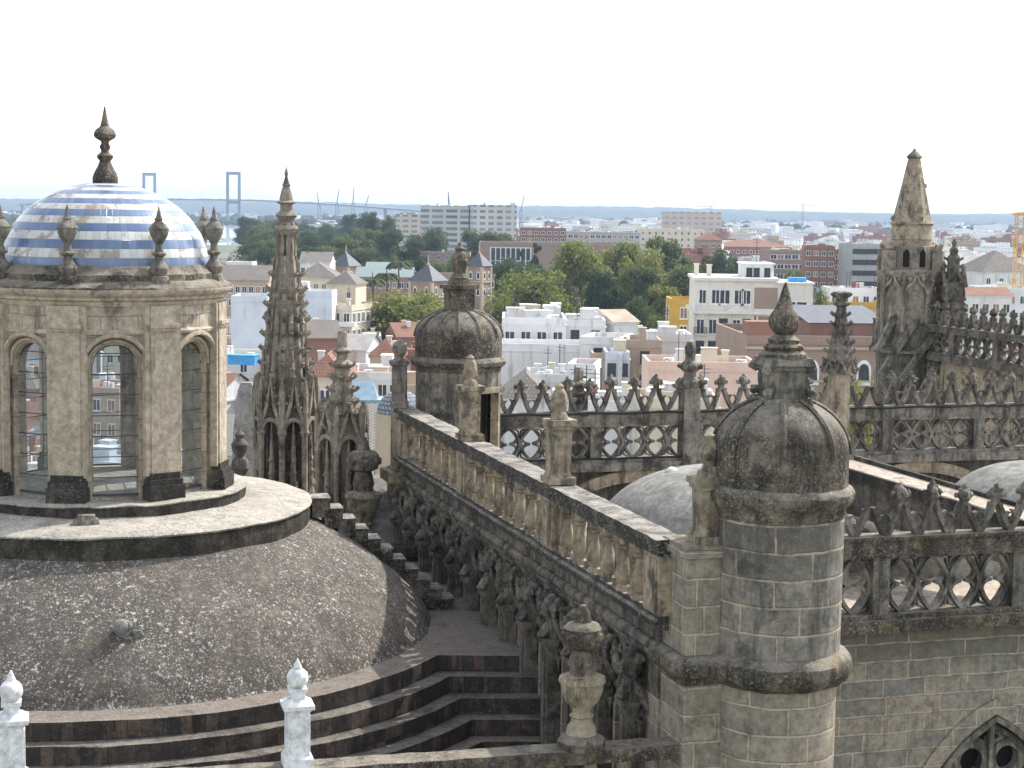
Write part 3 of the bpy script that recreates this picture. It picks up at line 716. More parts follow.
# wall below the far parapet, with round relieving arches
mb = MB(); mb.box(2.4, 24, 21.0, 21.6, -14, -7.53); w_ = thing('chapel_wall', 'shadowed wall with a blind arch below the long middle parapet', 'wall', O, ANG); part('wall_body', mb, M['gothic_dark'], w_)
mb = MB()
for c_ in (7.2, 16.5):
    mb.ribbon([(c_ + 3.2 * math.cos(math.pi * i / 24), -10 + 2.3 * math.sin(math.pi * i / 24)) for i in range(25)], .35, 20.72, 21.0)
part('blind_arch', mb, M['tan'], w_)
# thin cables run along the middle parapet, with a floodlight
cb = thing('floodlight', 'small grey floodlight box on the middle parapet just right of the near turret dome', 'floodlight', L(11.0, 20.62, -6.15), ANG)
mb = MB(); mb.box(-.42, .42, -.14, .14, -.28, .28, 0, None, .03, .03); mb.box(-.5, .5, -.16, -.1, -.34, .3); part('housing', mb, M['lamp'], cb)
mb = MB(); mb.tube([(0, .1, -.3), (0, .12, -.42), (0, .35, -.45)], .03, 6); part('bracket', mb, M['cable'], cb)
def cable(pts, label, r=.03):
    mb = MB(); mb.tube(pts, r, 6); return tag(part('cable', mb, M['cable']), label, 'cable')
cable([L(n, 20.73, -5.83 - .015 * math.sin(n * 3)) for n in np.arange(2.6, 10.3, .5)] + [L(10.5, 20.7, -5.9), L(10.7, 20.7, -6.2)], 'black cable along the top rail of the middle parapet left of the floodlight')
cable([L(11.3, 20.7, -6.9), L(11.6, 20.7, -6.5), L(11.65, 20.7, -5.95)] + [L(n, 20.73, -5.83 - .015 * math.sin(n * 3)) for n in np.arange(11.9, 20.5, .5)], 'black cable looping up from the floodlight along the right end of the middle parapet')
cable([L(n, 20.72, -7.16) for n in np.arange(2.6, 9.5, .6)], 'black cable under the ovals of the middle parapet')

# ---- wall below the near right parapet with a pointed traceried window
cw = thing('ashlar_wall', 'big block ashlar wall with pointed window below the nearest openwork parapet', 'wall', L(0, 3.95, 0), ANG)
WC = 8.75; ZA = -10.2
def parch(off, n=10):
    hw = 1.95 + off; za = ZA + off * 1.15; zsp = za - 2.6 - off * .3
    pts = []
    for i in range(n + 1):
        t_ = i / n; pts.append((-hw + hw * (1 - math.cos(t_ * math.pi / 2)) ** 1.0, zsp + (za - zsp) * math.sin(t_ * math.pi / 2) ** 1.0))
    # flatten into a pointed profile
    pts = [(-hw * (1 - t_) ** .62 if False else -hw * math.cos(t_ * 1.18) / 1 + hw * math.cos(1.18) * t_, zsp + (za - zsp) * math.sin(t_ * 1.18) / math.sin(1.18)) for t_ in [i / n for i in range(n + 1)]]
    return pts + [(-x_, z_) for x_, z_ in pts[-2::-1]]
a_ = parch(.0); zbot = -15
poly = [(1.8, -8.25), (1.8, zbot), (WC + a_[0][0], zbot)] + [(WC + x_, z_) for x_, z_ in a_] + [(WC + a_[-1][0], zbot), (16, zbot), (16, -8.25)]
mb = MB(); mb.prism(poly, -.05, .5, 0, None, None, 'y'); part('wall_body', mb, M['ashlar'], cw, smooth=0)
fr = thing('pointed_window', 'pointed stone tracery window at the lower right edge', 'window', L(WC, 3.95, 0), ANG)
mb = MB(); o2 = parch(.17); mb.ribbon([(o2[0][0], zbot)] + o2 + [(o2[-1][0], zbot)], .34, -.1, .05); part('voussoirs', mb, M['ashlar'], fr)
mb = MB(); o2 = parch(-.06); mb.ribbon([(o2[0][0], zbot)] + o2 + [(o2[-1][0], zbot)], .12, -.14, .4); o2 = parch(-.2); mb.ribbon([(o2[0][0], zbot)] + o2 + [(o2[-1][0], zbot)], .1, .05, .45); part('frame', mb, M['grey'], fr)
mb = MB(); mb.box(-.05, .05, .02, .2, zbot, ZA - .25)
def ring2(m, cx, cz, r, wd, y0, y1, n=20): m.ribbon([(cx + r * math.cos(2 * math.pi * i / n), cz + r * math.sin(2 * math.pi * i / n)) for i in range(n)], wd, y0, y1, 0, None, True)
for sx_ in (-1, 1):
    ring2(mb, sx_ * .42, ZA - .98, .33, .14, .1, .3); ring2(mb, sx_ * .40, ZA - 1.75, .33, .14, .1, .3); ring2(mb, sx_ * 1.1, ZA - 1.72, .33, .14, .1, .3)
    ring2(mb, sx_ * .42, ZA - .98, .44, .1, .14, .34); ring2(mb, sx_ * .78, ZA - 2.3, .7, .16, .1, .34)
part('tracery', mb, M['grey'], fr)
mb = MB(); a3 = parch(-.25)
a3f = [(a3[0][0], zbot)] + a3 + [(a3[-1][0], zbot)]
holes = MB(); 
mb.add([(x_, .36, z_) for x_, z_ in a3f], [tuple(range(len(a3f)))]); part('pane', mb, M['black'], fr, smooth=0)
# stone plate of the tracery head around the lights
mb = MB()
for i in range(len(a3) - 1): pass
for sx_ in (-1, 1):
    mb.ribbon([(sx_ * .02, ZA - .3), (sx_ * .42, ZA - .52), (sx_ * .85, ZA - .85), (sx_ * 1.2, ZA - 1.3)], [.12, .2, .18, .2], .15, .3)
    mb.ribbon([(sx_ * .06, ZA - .5), (sx_ * .06, ZA - 1.4)], .1, .15, .3)
part('tracery_plate', mb, M['grey'], fr)

# ---------------------------------------------------------------- vault backs and flat roofs between the parapets
mb = MB(); mb.box(.5, 24, 4.4, 20.98, -12, -8.6); o = structure('flat_roof', mb, [M['brickroof']], 0); o.location = O; o.rotation_euler = (0, 0, ANG)
def saucer(label, px, py, Y, rad, h, zb=None, mat='vault'):
    p = at(px, py, Y); t = MB(); N = 12
    t.lathe([(rad * math.cos(math.pi / 2 * i / N) ** .9 + 1e-4, h * math.sin(math.pi / 2 * i / N)) for i in range(N + 1)][:-1] + [(.001, h)], 64)
    t.lathe([(rad + .05, -2.5), (rad, 0.01)], 64)
    o = part('vault_back', t, M[mat]); tag(o, label, 'vault'); o.location = (p.x, p.y, p.z - h); return o
saucer('pale rounded vault back behind the balustrade with a white ball on top', 722, 466, 41.5, 3.05, 1.9)
saucer('white rendered vault back seen through the crest of the nearest parapet', 905, 494, 44.5, 3.3, 1.1)
saucer('grey vault back under the sloping stone strut at the right edge', 1040, 462, 49.0, 2.6, 1.5)
p = at(672, 474, 41.5); mb = MB(); mb.sphere((0, 0, .05), .15, 16, 10, 0, .85); mb.lathe([(.12, -.3), (.13, .02)], 16); tag(part('vent_cap', mb, M['whitewash']), 'small white ball cap on top of the pale vault back', 'vent').location = p
# sloping strut with a tiled back
p0 = at(835, 462, 42.5); p1 = at(1045, 524, 38.0)
st_ = thing('sloping_strut', 'sloping stone strut with pale tiled back falling to the right behind the nearest crest', 'buttress', p0)
d = p1 - p0; dh = Vector((d.x, d.y, 0)); ang = math.atan2(d.y, d.x); ln = dh.length; Tm = Matrix.Rotation(ang, 4, 'Z')
def slope_box(y0, y1, t0, t1): 
    m = MB(); m.add([Tm @ Vector((0, y0, t0)), Tm @ Vector((ln, y0, d.z + t0)), Tm @ Vector((ln, y1, d.z + t0)), Tm @ Vector((0, y1, t0)), Tm @ Vector((0, y0, t1)), Tm @ Vector((ln, y0, d.z + t1)), Tm @ Vector((ln, y1, d.z + t1)), Tm @ Vector((0, y1, t1))],
      [(0, 3, 2, 1), (4, 5, 6, 7), (0, 1, 5, 4), (1, 2, 6, 5), (2, 3, 7, 6), (3, 0, 4, 7)]); return m
part('strut_body', slope_box(-.25, .7, -1.1, -.12), M['gothic_dark'], st_)
part('tiled_back', slope_box(-.35, .75, -.12, .0), M['brickroof'], st_)
part('edge', slope_box(.72, .85, -.1, .1), M['blackfoot'], st_); part('front_edge', slope_box(-.42, -.3, -.2, .04), M['blackfoot'], st_)

# ---------------------------------------------------------------- front parapet with candelabra and white pinnacles
pa = L(-.02, -.25, -8.84)
fp = thing('front_parapet', 'dark weathered parapet across the bottom edge carrying the white pinnacles', 'parapet', pa, ANG + math.pi - R(2.2))
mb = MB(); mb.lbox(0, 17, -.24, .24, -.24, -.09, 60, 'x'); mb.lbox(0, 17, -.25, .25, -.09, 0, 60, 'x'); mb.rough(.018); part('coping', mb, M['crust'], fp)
mb = MB(); mb.box(0, 17, -.22, .22, -1.6, -1.25); mb.box(0, 17, -.28, .28, -3.5, -1.6); part('base', mb, M['tan'], fp)
bm = MB().lathe([(.15, -1.25), (.15, -1.1), (.09, -1.05), (.17, -.85), (.16, -.7), (.08, -.45), (.13, -.38), (.13, -.2)], 10).mesh('baluster', [M['tan']])
for i in range(26): inst(bm, 'baluster', fp, (.9 + .6 * i, 0, 0))
fdir = Vector((math.cos(ANG + math.pi - R(2.2)), math.sin(ANG + math.pi - R(2.2)), 0))
def on_front(px):
    k = (px - 512) / FPX   # where the coping line crosses this direction
    t_ = (pa.x - k * pa.y) / (k * fdir.y - fdir.x); return pa + fdir * t_
CAND = [(.48, 0), (.48, .14), (.42, .2), (.3, .26), (.27, .42), (.2, .5), (.2, .58), (.24, .62), (.17, .68), (.2, .78), (.33, .92), (.40, 1.1), (.42, 1.24), (.46, 1.3), (.44, 1.38), (.26, 1.44), (.24, 1.52), (.27, 1.6), (.24, 1.8), (.2, 1.92), (.36, 2.0), (.40, 2.18), (.38, 2.34), (.30, 2.42), (.17, 2.46), (.12, 2.66), (.05, 2.78)]
def candelabra(label, loc, scl, mats, kind):
    t = thing('stone_candelabra', label, 'finial', loc, .2); t.scale = (scl,) * 3
    part('pedestal', MB().lathe(CAND[:4], 8), M[mats[1]], t); part('vase', MB().lathe(CAND[3:16], 24), M[mats[0]], t); 
    mb = MB().lathe(CAND[15:], 24)
    for k in range(8): mb.lump((.37 * math.cos(k * .785), .37 * math.sin(k * .785), 2.2), .12, k + kind, 4)
    part('flame_cup', mb, M[mats[1]], t); return t
q = on_front(588); candelabra('ochre stained stone candelabra on the front parapet below the carved wall', q, .86, ('tan', 'crust'), 3)
q = at(363, 548, 48); candelabra('weathered stone candelabra behind the dome stair beside the smaller spire', (q.x, q.y, q.z), 1.12, ('tan', 'frieze'), 9)
def white_pinnacle(label, loc, h=1.74):
    t = thing('white_pinnacle', label, 'pinnacle', loc, ANG - R(2)); t.scale = (h / 1.74,) * 3
    mb = MB(); mb.box(-.25, .25, -.25, .25, 0, .16); mb.box(-.25, .25, -.25, .25, .16, .2, 0, None, .035, .035); part('foot', mb, M['whitewash'], t)
    mb = MB(); mb.box(-.19, .19, -.19, .19, .2, .98)
    for (ax, s_) in (('y', -1), ('y', 1), ('x', -1), ('x', 1)):
        Tm = Matrix.Rotation({('y', -1): 0, ('y', 1): math.pi, ('x', -1): -math.pi / 2, ('x', 1): math.pi / 2}[(ax, s_)], 4, 'Z')
        mb.ribbon([(-.12, .28), (.12, .28), (.12, .9), (-.12, .9)], .035, -.205, -.188, 0, Tm, True)
    part('shaft', mb, M['whitewash'], t)
    mb = MB(); mb.box(-.21, .21, -.21, .21, .98, 1.02); mb.box(-.265, .265, -.265, .265, 1.02, 1.09); mb.box(-.25, .25, -.25, .25, 1.09, 1.17, 0, None, .11, .11); mb.box(-.12, .12, -.12, .12, 1.15, 1.32); mb.box(-.155, .155, -.155, .155, 1.30, 1.36); part('cap', mb, M['whitewash'], t)
    mb = MB(); mb.sphere((0, 0, 1.52), .185, 24, 14); mb.lathe([(.085, 1.67), (.08, 1.70), (.012, 1.86)], 14); part('ball', mb, M['whitewash'], t)
    return t
white_pinnacle('white painted ball pinnacle on the front parapet, the whole one by the dome steps', on_front(297), 1.62)
white_pinnacle('white painted ball pinnacle cut by the left and bottom edges', on_front(4), 1.66)

# ---------------------------------------------------------------- gothic spires and pinnacles
def crockets(mb, n, prof, z0, z1, dz, size, seed, off=0):
    """little leaf hooks climbing the n edges of a tapering shaft; prof(z) is its radius"""
    r_ = random.Random(seed); z = z0; row = 0
    while z < z1:
        for k in range(n):
            a = 2 * math.pi * k / n + off; r = prof(z); s_ = size * r_.uniform(.8, 1.15)
            ca, sa = math.cos(a), math.sin(a)
            mb.tube([(ca * (r - .04), sa * (r - .04), z - s_ * .6), (ca * (r + s_ * .55), sa * (r + s_ * .55), z - s_ * .15), (ca * (r + s_ * 1.0), sa * (r + s_ * 1.0), z + s_ * .2), (ca * (r + s_ * .85), sa * (r + s_ * .85), z + s_ * .5)], [s_ * .4, s_ * .42, s_ * .34, s_ * .12], 5)
        z += dz; row += 1
def interp(tab):
    def f(z):
        for i in range(len(tab) - 1):
            if tab[i][1] <= z <= tab[i + 1][1]:
                t_ = (z - tab[i][1]) / (tab[i + 1][1] - tab[i][1]); return tab[i][0] + (tab[i + 1][0] - tab[i][0]) * t_
        return tab[-1][0] if z > tab[-1][1] else tab[0][0]
    return f
def arcade(t, n, r, z0, z1, zg, mat, cw=.09, statues=True, mdark='blackfoot', off=0):
    """ring of thin columns carrying pointed arches under steep gables, round a core, with dark sheets standing in for the shaded depth"""
    part('niche_core', MB().lathe([(r * .62, z0), (r * .62, z1)], n), M[mat], t)
    for k in range(n):
        a0 = 2 * math.pi * k / n + off; am = a0 + math.pi / n
        mb = MB(); cx, cy = r * math.cos(a0), r * math.sin(a0)
        mb.lathe([(cw * 1.5, z0), (cw * 1.5, z0 + .25), (cw, z0 + .35), (cw, z1 - .75), (cw * 1.7, z1 - .62), (cw * 1.2, z1 - .5)], 8, c=(cx, cy, 0))
        mb.lathe([(cw * 1.1, z1 - .5), (cw * 1.05, z1 + .2), (cw * .9, zg * .6 + z1 * .4), (.01, zg)], 6, c=(cx * 1.03, cy * 1.03, 0))
        part('column', mb, M[mat], t)
        hw = r * math.sin(math.pi / n) - cw * .6; ap = r * math.cos(math.pi / n)
        Tm = Matrix.Rotation(am + math.pi / 2, 4, 'Z') @ Matrix.Translation((0, -ap, 0))
        mb = MB()
        arch = [(-hw + hw * (1 - math.cos(q * math.pi / 2 / 6)) * 1.0, z1 - .55 + (hw * 1.15) * math.sin(q * math.pi / 2 / 6)) for q in range(7)]
        arch = arch + [(-x_, z_) for x_, z_ in arch[-2::-1]]
        mb.ribbon(arch, .12, -.08, .14, 0, Tm)
        zt = z1 - .55 + hw * 1.15
        gab = [(-hw, zt - .12), (-hw * .38, zt + .45), (0, zg - .1), (hw * .38, zt + .45), (hw, zt - .12)]
        mb.ribbon(gab, .1, -.1, .1, 0, Tm)
        for q in range(1, 5):
            for e in (-1, 1):
                t_ = q / 5; mb.lump((e * hw * (1 - t_) ** 1.4 * 1.05 + e * .06, -.02, zt + (zg - zt) * t_ * .92), .06, q + 9 * k, 3, M=Tm, n=5, m=4)
        mb.lump((0, 0, zg + .02), .1, k, 5, M=Tm)
        part('gable', mb, M[mat], t)
        mb = MB(); mb.add([Tm @ Vector((x_, .26, z_)) for x_, z_ in [(-hw, z0), (hw, z0)] + arch[::-1]], [tuple(range(2 + len(arch)))]); part('niche', mb, M[mdark], t)  # dark backing sheet: shade inside the arch put into its colour
        if statues:
            mb = MB(); h = z1 - z0
            mb.lathe([(.2, z0), (.2, z0 + h * .12), (.27, z0 + h * .15), (.16, z0 + h * .2), (.17, z0 + h * .3), (.06, z0 + h * .34)], 8, M=Tm)
            mb.lathe([(.09, z0 + h * .34), (.1, z0 + h * .5), (.05, z0 + h * .8), (.02, z0 + h * .95)], 8, M=Tm); mb.ribbon([(-.26, z0 + h * .36), (0, z0 + h * .52), (.26, z0 + h * .36)], .09, -.06, .04, 0, Tm)
            for q in range(5): mb.lump((0, -.02, z0 + h * (.5 + .085 * q)), (.15 - .022 * q), 20 + q, 6, M=Tm, n=6, m=4)
            part('canopy', mb, M[mat], t)

# tall spire behind the lantern: px 286, 52 m away
Y = 52; S = FPX / Y
x0, _ = xz(286, 420, Y)
def zpx(y, h=208.2): return -(y - h) / S
ts = thing('gothic_spire', 'tall slender crocketed gothic spire right of the lantern', 'spire', (x0, Y, -10.5))
o_ = 10.5
shaft = [(.80, zpx(400) + o_), (.70, zpx(380) + o_), (.57, zpx(340) + o_), (.44, zpx(300) + o_), (.33, zpx(262) + o_), (.27, zpx(256) + o_), (.255, zpx(232) + o_)]
mb = MB(); mb.lathe(shaft, 8)
fshaft = interp(shaft)
for k in range(8):
    a = 2 * math.pi * k / 8; mb.tube([((r_ + .0) * math.cos(a), (r_ + .0) * math.sin(a), z_) for r_, z_ in shaft], [.075] * 4 + [.05] * 3, 5)
crockets(mb, 8, fshaft, zpx(392) + o_, zpx(262) + o_, .44, .185, 3)
crockets(mb, 8, lambda z: fshaft(z) * .90, zpx(388) + o_, zpx(280) + o_, .55, .17, 8, math.pi / 8)
for (yy, hh) in ((388, 1.15), (340, 1.0)):
    for k in range(8):
        a = 2 * math.pi * (k + .5) / 8; zz = zpx(yy) + o_; rr_ = fshaft(zz) * .95
        mb.lathe([(.075, zz - .1), (.075, zz + hh * .5), (.11, zz + hh * .52), (.06, zz + hh * .6), (.07, zz + hh * .75), (.03, zz + hh * .82), (.05, zz + hh * .9), (.005, zz + hh)], 6, c=(rr_ * math.cos(a), rr_ * math.sin(a), 0))
part('shaft', mb, M['spire'], ts)
mb = MB(); zc = lambda y: zpx(y) + o_
mb.lathe([(.26, zc(236)), (.33, zc(231)), (.36, zc(229)), (.33, zc(226)), (.2, zc(222)), (.25, zc(219)), (.34, zc(216)), (.26, zc(213)), (.18, zc(211)), (.18, zc(205)), (.32, zc(203)), (.2, zc(201)), (.2, zc(199)), (.15, zc(192)), (.1, zc(187)), (.13, zc(185.5)), (.09, zc(184)), (.035, zc(177)), (.06, zc(175)), (.05, zc(173)), (.01, zc(168))], 12)
crockets(mb, 8, lambda z: .2, zc(224), zc(221), .3, .12, 2); crockets(mb, 8, lambda z: .26, zc(232), zc(230), .3, .1, 4)
part('finial', mb, M['spire'], ts)
arcade(ts, 8, .90, 0.2, zc(410), zc(375), 'spire')
mb = MB(); mb.lathe([(1.05, -4), (1.05, .15), (.95, .25)], 8); part('base', mb, M['spire'], ts)
# smaller spire beside it: px 342, 49 m
Y = 49; S = FPX / Y; x0, _ = xz(342, 440, Y)
ss = thing('gothic_pinnacle', 'smaller gothic pinnacle with collared shaft right beside the tall spire', 'pinnacle', (x0, Y, -10.2)); o_ = 10.2
zc = lambda y: -(y - 209) / S + o_
sh = [(.6, zc(435)), (.5, zc(420)), (.34, zc(400)), (.25, zc(375)), (.21, zc(366))]
mb = MB(); mb.lathe(sh, 8); crockets(mb, 8, interp(sh), zc(425), zc(372), .34, .16, 5); part('shaft', mb, M['spire'], ss)
mb = MB(); mb.lathe([(.21, zc(368)), (.32, zc(366)), (.34, zc(364)), (.17, zc(360)), (.15, zc(354)), (.28, zc(351.5)), (.28, zc(350)), (.15, zc(347)), (.14, zc(333)), (.1, zc(331))], 10); crockets(mb, 6, lambda z: .22, zc(364), zc(362), .3, .16, 4); part('finial', mb, M['spire'], ss)
arcade(ss, 6, .70, .2, zc(428), zc(404), 'spire', .075, True, 'blackfoot', .4)
mb = MB(); mb.lathe([(.82, -4), (.82, .2)], 6); part('base', mb, M['spire'], ss)

# twisted stair pinnacle at the right, 77 m
Y = 77; S = FPX / Y; x0, _ = xz(911, 250, Y)
ws = thing('buttress_tower', 'octagonal pinnacle tower with plain stone pyramid top and sloping crocketed ribs at the right', 'tower', (x0, Y, -10)); o_ = 10
zc = lambda y: -(y - 216.5) / S + o_
mb = MB(); mb.lathe([(.88, zc(224)), (.84, zc(221)), (.27, zc(159))], 8, a0=.39, a1=.39 + 2 * math.pi)
for (yy, a) in ((186, 0), (186, 2.2), (186, 3.9), (218, 3.0), (218, 1.2), (218, 5.0)):
    rr_ = .27 + (yy - 159) / 62 * .57; mb.lump((rr_ * math.cos(a), rr_ * math.sin(a), zc(yy)), .13, yy, 4)
mb.rough(.03, 2); part('pyramid', mb, M['tan'], ws)
mb = MB(); mb.lathe([(.26, zc(160)), (.36, zc(158)), (.34, zc(157)), (.1, zc(152)), (.06, zc(149.5))], 8); part('cap', mb, M['grey'], ws)
mb = MB(); mb.lathe([(.86, zc(246)), (.86, zc(240)), (.9, zc(239)), (.88, zc(237)), (.86, zc(226)), (.96, zc(223.5)), (.9, zc(222))], 24); part('neck', mb, M['tan'], ws)
mb = MB(); mb.lathe([(1.0, zc(270)), (1.0, zc(246)), (.9, zc(245))], 8, a0=.39, a1=.39 + 2 * math.pi); part('belfry', mb, M['spire'], ws)
for px_ in (902, 918):
    mb = MB(); xx = (px_ - 911) / S; mb.prism([(xx - .12, zc(266)), (xx + .12, zc(266)), (xx + .12, zc(252)), (xx, zc(248)), (xx - .12, zc(252))], -.97, -.8, axis='y'); part('slit', mb, M['black'], ws)
for k in range(5):
    a = R((-152, -28, 30, 90, 150)[k])
    mb = MB(); mb.box(-.22, .22, -.22, .22, zc(272), zc(250)); mb.lump((0, 0, zc(247)), .26, k, 7, 0, .8); mb.lump((.2, 0, zc(262)), .17, k + 7, 5)
    o = part('corner_pier', mb, M['spire'], ws); o.location = (1.22 * math.cos(a), 1.22 * math.sin(a), 0); o.rotation_euler = (0, 0, a)
mb = MB(); mb.lathe([(1.42, zc(276)), (1.5, zc(273)), (1.5, zc(270.5)), (1.2, zc(269))], 8, a0=.39, a1=.39 + 2 * math.pi); part('cornice', mb, M['spire'], ws)
mb = MB(); mb.lathe([(1.3, zc(322)), (1.3, zc(276))], 8, a0=.39, a1=.39 + 2 * math.pi, ru=1.3); part('body', mb, M['spire'], ws)
mb = MB(); mb.lathe([(1.34, -2), (1.34, zc(322))], 8, a0=.39, a1=.39 + 2 * math.pi, ru=1.3); part('foot', mb, M['frieze'], ws)  # shade of the voids between the ribs put into a darker stone
for k in range(8):
    a = .39 + 2 * math.pi * k / 8; am = a + math.pi / 8
    mb = MB(); mb.tube([(1.34 * math.cos(a), 1.34 * math.sin(a), zc(330)), (1.34 * math.cos(a), 1.34 * math.sin(a), zc(272))], .1, 6)
    Tm = Matrix.Rotation(am + math.pi / 2, 4, 'Z') @ Matrix.Translation((0, -1.3 * math.cos(math.pi / 8), 0)); hw = .5
    og = [(-hw, zc(292)), (-hw * .8, zc(286)), (-hw * .3, zc(281)), (0, zc(274)), (hw * .3, zc(281)), (hw * .8, zc(286)), (hw, zc(292))]
    mb.ribbon(og, .12, -.14, .06, 0, Tm)
    for e in (-1, 1): mb.lump((e * .3, -.05, zc(278)), .15, k, 4, M=Tm); 
    mb.lump((0, -.05, zc(287)), .13, k + 3, 4, M=Tm)
    part('ogee_arch', mb, M['spire'], ws)
for (xa, ya, xb, yb, yy) in ((-.85, 316, -1.62, 350, -1.15), (.05, 318, -1.5, 372, -1.55), (1.0, 322, -1.35, 398, -1.95), (1.15, 345, -.2, 402, -2.3)):
    mb = MB(); N = 9; pts = [(xa + (xb - xa) * i / N, yy + .25 * (1 - i / N), zc(ya + (yb - ya) * i / N)) for i in range(N + 1)]
    mb.tube(pts, .17, 4)
    for i in range(1, N): mb.lump((pts[i][0] + .22, pts[i][1] + .05, pts[i][2] + .24), .16, i, 5, n=5, m=4)
    part('sloping_rib', mb, M['grey'], ws)
mb = MB(); mb.tube([(1.35, -.9, zc(318)), (1.38, -1.2, zc(350)), (1.1, -1.5, zc(380)), (.5, -1.8, zc(402))], .12, 5); part('sloping_rib', mb, M['grey'], ws)
mb = MB(); mb.lathe([(1.5, zc(352)), (1.62, zc(351)), (1.62, zc(349.5)), (1.5, zc(348))], 16); part('string_course', mb, M['grey'], ws)
# little gabled pinnacle attached at its right
p = at(951, 330, 76); lp = thing('gabled_pinnacle', 'small gabled gothic pinnacle attached at the right of the pyramid topped tower', 'pinnacle', (p.x, p.y, p.z - 3))
S2 = FPX / 76; zc2 = lambda y: -(y - 330) / S2 + 3
mb = MB(); mb.box(-.42, .42, -.42, .42, -3, zc2(282)); mb.box(-.5, .5, -.5, .5, zc2(330), zc2(322)); mb.box(-.48, .48, -.48, .48, zc2(300), zc2(297)); part('shaft', mb, M['gothic_dark'], lp)
mb = MB()
for k in range(4):
    Tm = Matrix.Rotation(k * math.pi / 2, 4, 'Z'); mb.ribbon([(-.5, zc2(286)), (0, zc2(270)), (.5, zc2(286))], .12, -.52, -.36, 0, Tm); mb.lump((0, -.45, zc2(268)), .13, k, 4, M=Tm); mb.ribbon([(-.2, zc2(300)), (-.2, zc2(291)), (0, zc2(287)), (.2, zc2(291)), (.2, zc2(300))], .06, -.5, -.42, 0, Tm)
part('gable', mb, M['gothic_dark'], lp)
mb = MB(); mb.lathe([(.34, zc2(282)), (.26, zc2(268)), (.28, zc2(262)), (.3, zc2(258)), (.17, zc2(254)), (.2, zc2(250)), (.08, zc2(246)), (.13, zc2(243)), (.02, zc2(239))], 8); crockets(mb, 4, lambda z: .28, zc2(272), zc2(256), .3, .14, 2); part('finial', mb, M['gothic_dark'], lp)

# high nave parapet at the right edge, running away from the camera
p = at(1050, 340, 67.5)
openwork('high nave openwork parapet receding at the right edge beside the pyramid topped tower', (p.x, p.y, -4.62), ANG + math.pi / 2 + R(2), 4, mat='gothic_dark', mat_rail='gothic_dark', knobs=CREST_D, oh=.85, rail=.3, seed=3)
nv = thing('nave_wall', 'tall stone nave wall below the high parapet at the right edge', 'wall', (p.x, p.y, 0), ANG + math.pi / 2 + R(2))
mb = MB(); mb.box(-4, 13.2, -.9, -.05, -14, -6.1); mb.box(-4, 13.2, -6, -.9, -14, -6.3); part('wall_body', mb, M['tan'], nv)

# pinnacles that stand on or just behind the middle parapet
def stacked_pinnacle(label, px, ybase, ytip, Y, hwpx, mat='grey', sq=True, crown=False):
    S = FPX / Y; p = at(px, ybase, Y); h = (ybase - ytip) / S; w = hwpx / S
    t = thing('pinnacle', label, 'pinnacle', (p.x, p.y, p.z), ANG)
    part('shaft', MB().lathe([(w * .85, -1.5), (w * .85, h * .34), (w * .75, h * .36)], 8, sq=True), M[mat], t)
    mb = MB(); mb.lathe([(w * .75, h * .35), (w * 1.15, h * .42), (w * 1.2, h * .46), (w * .7, h * .52), (w * .65, h * .58), (w * 1.15, h * .64), (w * 1.15, h * .68), (w * .55, h * .74), (w * .55, h * .8), (w * .62, h * .92), (w * .4, h)], 8)
    for k in range(4):
        a = k * math.pi / 2 + math.pi / 4
        for (q, s_) in ((.45, .3), (.66, .28)): mb.lump((w * 1.2 * math.cos(a), w * 1.2 * math.sin(a), h * q), w * s_ * 1.2, k, 4, n=5, m=4)
    part('finial', mb, M[mat], t); return t
stacked_pinnacle('square stepped pinnacle rising behind the middle parapet before the pink house', 689, 414, 341, 51.5, 10)
stacked_pinnacle('short stub pinnacle behind the left end of the middle parapet', 578, 414, 367, 51.2, 9)
# leafy pinnacle right of the near turret finial
Y = 51.4; S = FPX / Y; p = at(838, 412, Y)
t = thing('leafy_pinnacle', 'crocketed leafy pinnacle with a flared crown between the near turret and the pyramid topped tower', 'pinnacle', (p.x, p.y, p.z), ANG)
zc = lambda y: -(y - 412) / S
part('shaft', MB().lathe([(.34, -1.5), (.34, zc(372))], 8), M['tan'], t)
mb = MB(); tb = [(.46, zc(372)), (.36, zc(352)), (.24, zc(330)), (.16, zc(312)), (.14, zc(304))]
mb.lathe(tb, 8); crockets(mb, 8, interp(tb), zc(368), zc(310), .27, .13, 3)
for k in range(8):
    a = k * math.pi / 4; mb.tube([(.5 * math.cos(a), .5 * math.sin(a), zc(372)), (.44 * math.cos(a + .39), .44 * math.sin(a + .39), zc(360)), (.5 * math.cos(a + .785), .5 * math.sin(a + .785), zc(372))], .06, 5)
mb.lathe([(.14, zc(306)), (.26, zc(304)), (.26, zc(302)), (.12, zc(300)), (.15, zc(297)), (.3, zc(293)), (.28, zc(291.5)), (.1, zc(290.5))], 8); crockets(mb, 5, lambda z: .2, zc(294), zc(293), .4, .13, 9)
part('finial', mb, M['grey'], t)

